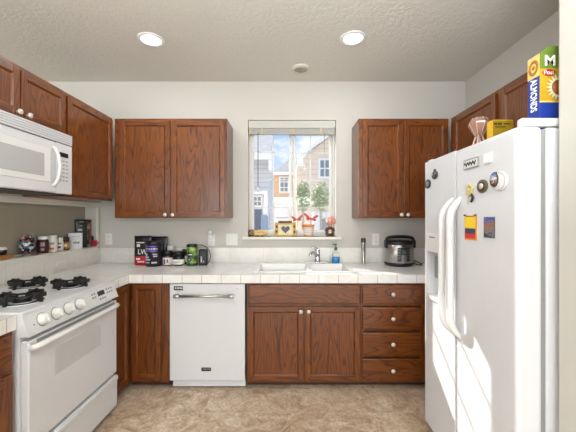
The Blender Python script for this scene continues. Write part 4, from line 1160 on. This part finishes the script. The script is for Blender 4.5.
on_bag(0.135, 0.262, 0.068, [(-0.03, 0.005, 0.236, 0.246), (-0.03, -0.005, 0.20, 0.206), (-0.045, -0.01, 0.155, 0.175)], mat('bag_print', '#9ba39a', 0.5), t)
t = thing('lip_bottle', 'thin dark bottle between the bag and the pink flower', 'bottle', ledge(92.6, -1.90))
MB().lathe([(0.011, 0), (0.013, 0.003), (0.013, 0.05), (0.008, 0.056)], (0, 0, 0), 14).build('body', mat('bottle_rose', '#9c5560', 0.35), t, world=False)
MB().lathe([(0.010, 0.054), (0.011, 0.056), (0.010, 0.098), (0, 0.099)], (0, 0, 0), 14).build('cap', JARBLK, t, world=False)
t = thing('pink_flower', 'small crimson artificial flower at the far end of the ledge', 'flower', ledge(95.3, -1.878))
PNK = mat('flower_crimson', '#c0244f', 0.5, var=0.12)
for i in range(9):
    a = 2 * PI * i / 9
    MB().ball((0.014 * math.cos(a), 0.018 * math.sin(a), 0.026 + 0.012 * (i % 3)), 0.015, 0.015, 0.012, seg=10, rings=7).build('petal', PNK, t, world=False)
MB().lathe([(0.0, 0), (0.016, 0.0), (0.019, 0.018), (0.0, 0.02)], (0, 0, 0), 14).build('cup', PNK, t, world=False)

# ------------------------------------------------------------------ on top of the refrigerator
FTOP = FZT - 0.0035
CARDB, CARDG, CARDY, CARDO = mat('card_blue', '#1d3790', 0.4), mat('card_green', '#66802f', 0.4), mat('card_yellow', '#bb9722', 0.4, var=0.08, vs=15), mat('card_cream', '#f1c46a', 0.4)
t = thing('cereal_box', 'blue green and yellow cereal box standing on the refrigerator', 'cereal box', (1.08, 1.283, FTOP))
x0, x1, y0, y1, H = -0.080, 0.105, -0.031, 0.031, 0.304
MB().box(x0, x1, y0, y1, 0, H, bev=0.0008, seg=1).build('carton', CARDB, t, world=False)
e = 0.0006
side = lambda u, v, w: (x0 - e - w, -u, v)
front = lambda u, v, w: (u, y0 - e - w, v)
MB(side).box(-0.031, 0.031, 0.216, H - 0.001, -0.0004, 0.0, 0).build('side_top_panel', CARDO, t, world=False)
MB(front).box(x0, x1, 0.243, H - 0.001, -0.0004, 0.0).build('front_top_panel', CARDG, t, world=False)
MB(front).box(x0, x1, 0.113, 0.243, -0.0004, 0.0).build('front_middle_panel', CARDY, t, world=False)
f = MB().prism([(x0, y0, H), (x1, y0, H), (x1, y0 - 0.004, H + 0.028), (x0 + 0.03, y0 - 0.004, H + 0.026)], (0, 0.001, 0))
f.build('top_flap', CARDG, t, world=False)
WHT = mat('print_white', '#f3f2ee', 0.5)
text('lettering', 'ALMONDS', 0.046, WHT, t, lambda u, v, w: side(v, -u + 0.145, w), world=False, bold=0.0008, sx=0.60)
OR = mat('print_cluster_brown', '#9a6a24', 0.5)
f = MB(side)
f.tube([(0.020 * math.cos(2 * PI * i / 24), 0.258 + 0.025 * math.sin(2 * PI * i / 24), 0.0) for i in range(24)], 0.0065, 6, True, flat=0.4); f.build('ring_print', OR, t, world=False)
MB(side).lathe([(0.0, 0.0), (0.008, 0.0), (0.008, 0.001), (0, 0.001)], (0, 0.258, 0), 16).build('ring_centre', OR, t, world=False)
text('lettering', 'M', 0.060, WHT, t, lambda u, v, w: front(u + x0 + 0.041, v + 0.272, w), world=False, bold=0.0012)
f = MB(front).lathe([(0.0, 0.0), (0.026, 0.0), (0.026, 0.0012), (0, 0.0012)], (0, 0, 0), 24)
for v in f.bm.verts: v.co = Vector((v.co.x * 1.0 + x0 + 0.036, v.co.y * 0.55 + 0.226, v.co.z))
f.build('red_oval', mat('print_red', '#b3262a', 0.5), t, world=False)
text('lettering', 'Post', 0.024, WHT, t, lambda u, v, w: front(u + x0 + 0.036, v + 0.226, w + 0.0012), world=False)
f = MB(front)
fc = (x0 + 0.078, 0.168)
for i in range(20):
    a = 2 * PI * i / 20
    d = Vector((math.cos(a), math.sin(a), 0)); p = Vector((-d.y, d.x, 0)); c = Vector((fc[0], fc[1], 0))
    f.prism([c + d * 0.030 + p * 0.006, c + d * 0.054, c + d * 0.030 - p * 0.006], (0, 0, 0.0010))
f.build('sunburst_print', mat('print_sunburst', '#e9e2c2', 0.5), t, world=False)
MB(front).lathe([(0.0, 0.0), (0.031, 0.0), (0.031, 0.0014), (0, 0.0014)], (fc[0], fc[1], 0), 24).build('sunburst_centre', mat('print_umber', '#8a4b14', 0.5), t, world=False)
text('lettering', 'S', 0.036, mat('print_orange_letter', '#e0912a', 0.5), t, lambda u, v, w: front(u + fc[0], v + fc[1], w + 0.0014), world=False)
MB(front).box(x0, x1, 0.108, 0.114, -0.0003, 0.0006).build('yellow_stripe', CARDO, t, world=False)

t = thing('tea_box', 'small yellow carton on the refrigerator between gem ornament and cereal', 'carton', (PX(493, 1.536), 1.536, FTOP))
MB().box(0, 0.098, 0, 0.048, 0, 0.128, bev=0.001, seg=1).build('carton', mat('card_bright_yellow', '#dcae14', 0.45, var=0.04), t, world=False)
MB().box(-0.0006, 0.0986, -0.0008, 0.0, 0.004, 0.124).build('shaded_front_panel', mat('card_yellow_shaded', '#94760e', 0.5), t, world=False)  # shade on the box front, put into a darker yellow
bars([(0.004, 0.02, 0.102, 0.112), (0.024, 0.042, 0.102, 0.112), (0.052, 0.085, 0.104, 0.110), (0.01, 0.06, 0.090, 0.095)], mat('print_dark_olive', '#3c3008', 0.5), t, -0.0012)

# faceted gem lamp on splayed legs
t = thing('gem_ornament', 'rose-coloured faceted gem ornament on splayed legs atop the refrigerator', 'ornament', (PX(479, 1.74), 1.74, FTOP))
ROSE = mat('smoky_rose_glass', '#a37c6c', 0.12, var=0.08, vs=25)
f = MB().lathe([(0.018, 0.100), (0.054, 0.165), (0.055, 0.171), (0.034, 0.199), (0, 0.200)], (0, 0, 0), 8, smooth=False)
for fc_ in f.bm.faces: fc_.smooth = False
gm = f.build('gem', ROSE, t, world=False)
WIRE = mat('gem_edge', '#d8b8a4', 0.3)
f = MB()
for i in range(8):
    a = 2 * PI * i / 8
    p = lambda r, z: (r * math.cos(a), r * math.sin(a), z)
    f.tube([p(0.018, 0.100), p(0.0545, 0.167), p(0.034, 0.199)], 0.0018, 5)
f.build('edge_lines', WIRE, gm, world=False)
for i in range(4):
    a = PI / 4 + PI / 2 * i
    MB().tube([(0.014 * math.cos(a), 0.014 * math.sin(a), 0.106), (0.045 * math.cos(a), 0.045 * math.sin(a), 0.004)], 0.0050, 6).build('leg', WIRE, t, world=False)
MB().lathe([(0.0, 0.0), (0.024, 0.0), (0.027, 0.010), (0.018, 0.040), (0.012, 0.062), (0, 0.068)], (0, 0, 0), 16).build('tealight_cup', ROSE, t, world=False)

# ------------------------------------------------------------------ magnets on the refrigerator doors
def fmag(px0, px1, py0, py1):
    """pixel box on the door plane -> centre y, centre z, half sizes"""
    xm, ym = (px0 + px1) / 2, (py0 + py1) / 2
    Y = FX * F / (xm - CX)
    a, bq = FX * F / (px0 - CX), FX * F / (px1 - CX)
    return Y, PZ(ym, Y), abs(a - bq) / 2, abs(py1 - py0) / 2 * Y / F
def magnet(name, lab, cat, box):
    Y, Z, hu, hv = fmag(*box)
    t = thing(name, lab, cat, (FX - 0.0005, Y, Z))
    return t, hu, hv
ftf = lambda u, v, w: (-w, -u, v)      # u to the camera side, v up, w out of the door
SILV = mat('magnet_silver', '#9b9b9b', 0.35, 0.5); GOLD = mat('magnet_gold', '#b39a55', 0.35, 0.3)
def disc(parent, r, h, m, name, ru=1.0, rv=1.0, cu=0, cv=0, w0=0.0):
    f = MB(ftf).lathe([(r, 0), (r, h * 0.7), (r * 0.9, h), (0, h)], (0, 0, w0), 22)
    for v in f.bm.verts: v.co = Vector((v.co.x * ru + cu, v.co.y * rv + cv, v.co.z))
    return f.build(name, m, parent, world=False)
t, hu, hv = magnet('fridge_magnet', 'tiny dark oval magnet at the outer edge of the freezer door', 'magnet', (425.5, 430.8, 179.5, 188.5))
disc(t, hv, 0.005, DARK, 'ring', hu / hv); disc(t, hv * 0.62, 0.006, SILV, 'centre', hu / hv)
t, hu, hv = magnet('fridge_magnet', 'dark skull-like magnet beside the tiny oval one on the freezer door', 'magnet', (432, 438.6, 169.5, 179.8))
disc(t, hv * 0.8, 0.008, DARK, 'head', hu / hv, cv=-0.003); 
for q, v_ in ((-0.4, 0.1), (0.35, 0.2)): disc(t, hv * 0.22, 0.010, SILV, 'eye_spot', 1, 1, q * hu, v_ * hv)
disc(t, hv * 0.3, 0.007, DARK, 'crest', 1, 1.2, 0, hv * 0.75)
t, hu, hv = magnet('fridge_magnet', 'silver rectangular plaque magnet with black script on the fridge door', 'magnet', (464.5, 479, 158.5, 168.5))
skew = lambda u, v, w: (-w, -u, v - u * 0.0)
MB(ftf).box(-hu, hu, -hv, hv, 0, 0.007, bev=0.002).build('plaque', SILV, t, world=False)
MB(ftf).box(-hu * 0.9, hu * 0.9, -hv * 0.8, hv * 0.75, 0.0065, 0.0078).build('inset', mat('plaque_white', '#d9d9d6', 0.4), t, world=False)
MB(ftf).tube([(-hu * 0.8 + hu * 1.6 * i / 16, hv * 0.42 * math.sin(i * 1.7), 0.008) for i in range(17)], 0.0028, 6).build('lettering', JARBLK, t, world=False)
t, hu, hv = magnet('fridge_magnet', 'plain white square magnet with pale grey edge on the fridge door', 'magnet', (484.8, 492.6, 153, 163.5))
MB(ftf).box(-hu, hu, -hv, hv, 0, 0.010, bev=0.004, seg=3).build('case', PLASTIC, t, world=False)
MB(ftf).box(-hu * 0.7, hu * 0.7, -hv * 0.7, hv * 0.7, 0.0095, 0.0105, bev=0.0004).build('face', WHT, t, world=False)
t, hu, hv = magnet('fridge_magnet', 'round brown-rimmed magnet with a pale centre on the fridge door', 'magnet', (478, 488.2, 179.5, 193))
disc(t, hv, 0.008, mat('magnet_brown', '#5e5238', 0.4), 'rim', hu / hv); disc(t, hv * 0.70, 0.0095, JARBLK, 'ring', hu / hv); disc(t, hv * 0.48, 0.0105, mat('magnet_cream', '#d3c9bb', 0.5, var=0.2, vs=120), 'centre', hu / hv)
t, hu, hv = magnet('fridge_magnet', 'round picture magnet with blue and brown image over a white dial', 'magnet', (492.4, 500.8, 172, 187.5))
disc(t, hv, 0.014, DARK, 'rim', hu / hv); 
m, tt, bb = principled('photo_blue_brown')
co = tt.n('ShaderNodeTexCoord').outputs['Object']; spx = tt.n('ShaderNodeSeparateXYZ', i_0=co)
nz = tt.n('ShaderNodeTexNoise', i_Vector=co, i_Scale=120.0)
fz = tt.m('ADD', tt.m('MULTIPLY', spx.outputs[2], 16.0), nz.outputs[0])
tt.l(tt.ramp(fz, [(0.25, C('#5a2f22')), (0.42, C('#b39f94')), (0.6, C('#e0dcd8')), (0.78, C('#4a6fae'))]), bb.inputs['Base Color']); bb.inputs['Roughness'].default_value = 0.2
disc(t, hv * 0.88, 0.0155, m, 'picture', hu / hv)
t, hu, hv = magnet('kitchen_timer', 'white round dial with black tick marks behind the picture magnet', 'timer', (494, 508, 171.5, 191))
disc(t, hv, 0.009, PLASTIC, 'dial', hu / hv)
f = MB(ftf)
for i in range(16):
    a = -PI / 2 + PI * i / 15
    c = Vector((hu * 0.86 * math.cos(a), hv * 0.86 * math.sin(a), 0.0087))
    f.box(c.x - 0.0018, c.x + 0.0018, c.y - 0.0018, c.y + 0.0018, 0.0072, 0.0092)
f.build('tick_marks', DARK, t, world=False)
# yellow flower cluster with a key-shaped charm
t, hu, hv = magnet('fridge_magnet', 'pale yellow flower-like magnet with a dark curved charm below it', 'magnet', (465, 475.5, 184, 204))
PY = mat('magnet_pale_yellow', '#d8c98a', 0.5, var=0.1)
for cu, cv in ((-0.3, 0.75), (0.15, 0.85), (0.5, 0.5), (-0.1, 0.4), (0.3, 0.15), (-0.45, 0.15), (0.0, 0.0)):
    disc(t, 0.0105, 0.008 + 0.002 * cu, PY, 'petal', 1, 1, cu * hu, cv * hv)
MB(ftf).tube([(hu * 0.1, -hv * 0.25, 0.006), (hu * 0.6, -hv * 0.05, 0.008), (hu * 0.8, -hv * 0.4, 0.008), (hu * 0.45, -hv * 0.8, 0.006), (hu * 0.1, -hv * 0.75, 0.006)], [0.002, 0.004, 0.006, 0.005, 0.002], 8).build('charm', JARBLK, t, world=False)
MB(ftf).tube([(-hu * 0.1, -hv * 0.1, 0.005), (-hu * 0.2, -hv * 0.6, 0.005), (-hu * 0.35, -hv * 1.0, 0.004)], 0.0015, 6).build('wire', GOLD, t, world=False)
# flag tile
t, hu, hv = magnet('flag_magnet', 'orange-edged flag tile magnet striped yellow, blue and red', 'magnet', (465.3, 476.8, 215.5, 240))
MB(ftf).box(-hu, hu, -hv, hv, 0, 0.004, bev=0.001).build('backing', mat('flag_orange', '#e58f23', 0.4), t, world=False)
for a, bq, m_, nm in ((-0.05, 0.86, mat('flag_yellow', '#f0cf12', 0.4), 'yellow_stripe'), (-0.48, -0.05, mat('flag_blue', '#232c5c', 0.4), 'blue_stripe'), (-0.86, -0.48, mat('flag_red', '#d3202b', 0.4), 'red_stripe')):
    MB(ftf).box(-hu * 0.90, hu * 0.88, a * hv, bq * hv, 0.0036, 0.0048).build(nm, m_, t, world=False)
bars_f = MB(ftf)
for i in range(6): bars_f.box(-hu * 0.7 + i * hu * 0.23, -hu * 0.58 + i * hu * 0.23, hv * 0.88, hv * 0.96, 0.0036, 0.0048)
bars_f.build('lettering', DARK, t, world=False)
for u in (-0.9, 0.9): MB(ftf).cyl(0.004, 0.0, 0.010, (u * hu, hv * 1.02, 0), 10).build('pin', DARK, t, world=False)
# photo
t, hu, hv = magnet('photo_magnet', 'small blue and brown city picture magnet beside the flag tile', 'magnet', (484.2, 495, 217, 237.8))
m, tt, bb = principled('photo_city')
co = tt.n('ShaderNodeTexCoord').outputs['Object']; spx = tt.n('ShaderNodeSeparateXYZ', i_0=co)
nz = tt.n('ShaderNodeTexNoise', i_Vector=co, i_Scale=95.0, i_Detail=3.0)
fz = tt.m('ADD', tt.m('MULTIPLY', spx.outputs[2], 7.0), tt.m('MULTIPLY', nz.outputs[0], 0.9))
tt.l(tt.ramp(fz, [(0.15, C('#20263c')), (0.32, C('#7b7f8c')), (0.42, C('#8a5a3a')), (0.56, C('#a06b44')), (0.66, C('#33559c')), (0.85, C('#2f4f9a'))]), bb.inputs['Base Color']); bb.inputs['Roughness'].default_value = 0.25
MB(ftf).box(-hu, hu, -hv, hv, 0, 0.003, bev=0.001).build('card', DARK, t, world=False)
MB(ftf).box(-hu * 0.94, hu * 0.94, -hv * 0.95, hv * 0.95, 0.0028, 0.0034).build('picture', m, t, world=False)

# ------------------------------------------------------------------ outside the window
o = MB().box(-30, 40, 3.6, 60, -0.3, -0.2).build('ground_outside', mat('concrete_drive', '#d8d5ce', 0.9, var=0.05, vs=2)); o['kind'] = 'structure'
SID_B, SID_O, SID_T = siding('siding_blue_grey', '#dcdce2', 0.11, '#b4b9c8'), siding('siding_orange_tan', '#f2c9a2', 0.16, '#dcae86'), siding('siding_beige', '#f3e3d2', 0.18, '#dfcbb6')
SHING = mat('roof_shingles_grey', '#d3d2d2', 0.9, var=0.12, vs=9); OUTW = mat('outside_white_trim', '#fbfaf7', 0.6)
OUTGL = mat('outside_window_dark', '#919ca6', 0.2, var=0.05, vs=3); CREAM = mat('garage_cream', '#f0e6d8', 0.7, var=0.02, vs=3)
def house_window(parent, x0, x1, z0, z1, Y, cols=2, rows=2):
    f = MB()
    w = (x1 - x0) * 0.15
    f.box(x0, x0 + w, Y - 0.05, Y + 0.02, z0, z1); f.box(x1 - w, x1, Y - 0.05, Y + 0.02, z0, z1)
    f.box(x0 + w, x1 - w, Y - 0.05, Y + 0.02, z0, z0 + w); f.box(x0 + w, x1 - w, Y - 0.05, Y + 0.02, z1 - w, z1)
    q = f.build('window', OUTW, parent)
    MB().box(x0 + w, x1 - w, Y - 0.02, Y + 0.02, z0 + w, z1 - w).build('pane', OUTGL, q)
    f = MB()
    for i in range(1, cols): f.box(x0 + (x1 - x0) * i / cols - w * .25, x0 + (x1 - x0) * i / cols + w * .25, Y - 0.04, Y - 0.015, z0 + w, z1 - w)
    for i in range(1, rows): f.box(x0 + w, x1 - w, Y - 0.04, Y - 0.015, z0 + (z1 - z0) * i / rows - w * .3, z0 + (z1 - z0) * i / rows + w * .3)
    f.build('muntin', OUTW, q)
# blue-grey neighbour with porch
Y = 7.5
t = thing('neighbour_house', 'blue-grey sided house with a white porch post outside the window', 'house', (PX(262, Y), Y + 1.0, -0.2))
xr = PX(272.5, Y); zt = PZ(158, Y)
MB().box(-2.6, xr - 0.06, Y, Y + 2.0, -0.2, zt).build('wall', SID_B, t)
RF = mat('roof_shingles_pale', '#c4c2be', 0.9, var=0.15, vs=9)
MB().prism([(-2.8, Y - 0.45, zt - 0.02), (xr - 0.02, Y - 0.45, zt - 0.02), (xr - 0.02, Y + 1.1, zt + 0.78), (-2.8, Y + 1.1, zt + 0.78)], (0, 0.02, 0.07)).build('roof', RF, t)
MB().box(xr - 0.07, xr, Y - 0.42, Y + 0.1, PZ(172, Y), zt + 0.02).build('corner_fascia', OUTW, t)
MB().box(-2.8, xr - 0.01, Y - 0.47, Y - 0.43, zt - 0.12, zt + 0.03).build('fascia', OUTW, t)
house_window(t, PX(252, Y - .03), PX(262.5, Y - .03), PZ(207, Y), PZ(195.5, Y), Y - 0.001)
MB().box(-2.6, PX(267.5, Y), Y - 0.30, Y - 0.02, PZ(195, Y), PZ(192, Y)).build('porch_beam', OUTW, t)
MB().prism([(PX(264.2, Y - .35), Y - 0.35, PZ(192, Y)), (PX(267.2, Y - .35), Y - 0.35, PZ(192, Y)), (PX(267.8, Y - .35), Y - 0.35, PZ(216, Y)), (PX(262.8, Y - .35), Y - 0.35, PZ(216, Y))], (0, 0.12, 0)).build('porch_post', OUTW, t)
MB().box(PX(262.3, Y), PX(268.2, Y), Y - 0.42, Y - 0.18, -0.2, PZ(215, Y)).build('post_base', mat('post_base_blue', '#93a3bb', 0.8), t)
MB().box(PX(252, Y), PX(261.5, Y), Y - 0.06, Y + 0.02, -0.2, PZ(209.5, Y)).build('door', mat('door_slate', '#6a7282', 0.6), t)
# orange house with a cream garage in the middle
Y = 15.0
t = thing('neighbour_house', 'orange house with gabled grey roof and a cream garage door', 'house', (PX(284, Y), Y + 2, -0.2))
x0, x1 = PX(262, Y), PX(296, Y)
zt = PZ(174, Y)
MB().box(x0, x1, Y, Y + 5, PZ(198, Y), zt).build('wall', SID_O, t)
MB().box(x0, x1, Y - 0.05, Y + 5, -0.2, PZ(201, Y)).build('garage_wall', CREAM, t)
MB().box(x0, x1, Y - 0.12, Y + 0.05, PZ(201, Y), PZ(197.5, Y)).build('trim_board', OUTW, t)
MB().prism([(x0 - 0.2, Y - 0.3, zt), (PX(271.5, Y), Y - 0.3, zt), (PX(291, Y), Y - 0.3, PZ(159, Y)), (PX(308, Y), Y - 0.3, zt)], (0, 5.5, 0)).build('roof', SHING, t)
MB().box(x0 - 0.2, x1 + 0.3, Y - 0.36, Y - 0.28, zt - 0.09, zt + 0.06).build('fascia', OUTW, t)
house_window(t, PX(279, Y), PX(289.2, Y), PZ(193, Y), PZ(176.5, Y), Y - 0.001, 2, 3)
gd = MB().box(PX(274.5, Y), PX(294, Y), Y - 0.11, Y, -0.2, PZ(205, Y)).build('garage_door', OUTW, t)
f = MB()
for z in (0.35, 0.85, 1.35): f.box(PX(275, Y), PX(293.5, Y), Y - 0.118, Y - 0.105, z, z + 0.03)
f.build('panel_joint', GREYW, gd)
# beige house
Y = 11.0
t = thing('neighbour_house', 'beige house with a steep gable and white window behind the bushes', 'house', (PX(325, Y), Y + 2, -0.2))
xa_, xb_ = PX(302.5, Y), PX(360, Y)
zE = PZ(157, Y)
MB().prism([(xa_, Y, -0.2), (xb_, Y, -0.2), (xb_, Y, PZ(157, Y)), (PX(340, Y), Y, PZ(130, Y)), (xa_, Y, PZ(157, Y))], (0, 3, 0)).build('wall', SID_T, t)
rk = [(PX(299.5, Y), PZ(158, Y)), (PX(304.5, Y), PZ(157.5, Y)), (PX(307.5, Y), PZ(153, Y)), (PX(340, Y), PZ(129, Y))]
f = MB()
for (ax, az), (bx_, bz) in zip(rk, rk[1:]):
    f.prism([(ax, Y - 0.3, az), (bx_, Y - 0.3, bz), (bx_, Y - 0.3, bz + 0.13), (ax, Y - 0.3, az + 0.13)], (0, 0.34, 0))
f.build('rake_board', OUTW, t)
MB().prism([(PX(340, Y), Y - 0.25, PZ(128, Y)), (PX(340, Y), Y - 0.25, PZ(126, Y)), (PX(305, Y), Y - 0.25, PZ(154, Y)), (PX(307, Y), Y - 0.25, PZ(154, Y))], (0, 3.3, 0)).build('roof', SHING, t)
MB().box(PX(297, Y), xa_, Y + 0.25, Y + 3.0, -0.2, PZ(163, Y)).build('side_wing', SID_T, t)
MB().prism([(PX(297, Y), Y, PZ(165, Y)), (PX(304, Y), Y, PZ(165, Y)), (PX(306, Y), Y + 0.8, PZ(153.5, Y)), (PX(298.5, Y), Y + 0.8, PZ(153.5, Y))], (0, 0.05, 0.03)).build('wing_roof', SHING, t)
MB().box(PX(297, Y), PX(305, Y), Y - 0.06, Y + 0.02, PZ(166.5, Y), PZ(164, Y)).build('gutter', OUTW, t)
house_window(t, PX(318.3, Y), PX(331, Y), PZ(178.5, Y), PZ(158.5, Y), Y - 0.001, 2, 2)
MB().box(PX(313, Y - 1), PX(340, Y - 1), Y - 1.1, Y - 0.7, PZ(217, Y - 1), PZ(212.5, Y - 1)).build('porch_beam', OUTW, t)
MB().box(PX(313, Y - 1), PX(321, Y - 1), Y - 1.1, Y - 0.7, -0.2, PZ(217, Y - 1)).build('porch_post', OUTW, t)
MB().box(PX(321, Y), PX(334, Y), Y - 0.03, Y + 0.02, -0.2, PZ(219, Y)).build('porch_door', mat('porch_door_grey', '#a8a9ab', 0.6), t)
# bushes in front of the beige house
LEAF = mat('bush_leaf', '#b5c393', 0.7, var=0.2, vs=6); LEAF2 = mat('bush_leaf_pale', '#dcdcc0', 0.7, var=0.2, vs=6)
def bush(px, py, Y, rx, rz, lab, sd):
    rnd = random.Random(sd)
    X, Z = PX(px, Y), PZ(py, Y)
    t = thing('garden_bush', lab, 'bush', (X, Y, -0.2))
    f = MB()
    for i in range(300):
        u, v = rnd.uniform(0, 2 * PI), rnd.uniform(-1, 1)
        rr = rnd.uniform(0.1, 1.15) ** 0.5
        c = Vector((X + rx * rr * math.sqrt(1 - v * v) * math.cos(u), Y + rx * 0.7 * rr * math.sqrt(1 - v * v) * math.sin(u), Z + rz * rr * v))
        a = Vector((rnd.gauss(0, 1), rnd.gauss(0, 1), rnd.gauss(0, 1))).normalized(); q = a.orthogonal().normalized()
        L_, w_ = rnd.uniform(0.05, 0.10), rnd.uniform(0.02, 0.04)
        f.quad([c - a * L_, c + q * w_, c + a * L_, c - q * w_], rnd.random() < 0.45)
    f.build('foliage', [LEAF, LEAF2], t)
    f = MB()
    for i in (-1, 1): f.tube([(X, Y, -0.2), (X + i * 0.02, Y, Z - rz), (X + i * rx * 0.4, Y, Z + rz * 0.4)], [0.012, 0.010, 0.005], 6)
    f.build('stem', mat('bush_stem', '#a99a86', 0.8), t)
bush(303, 196, 8.6, 0.20, 0.42, 'green bush showing in the middle window columns', 3)
bush(321, 197, 7.9, 0.25, 0.36, 'paler green bush in front of the white porch', 5)
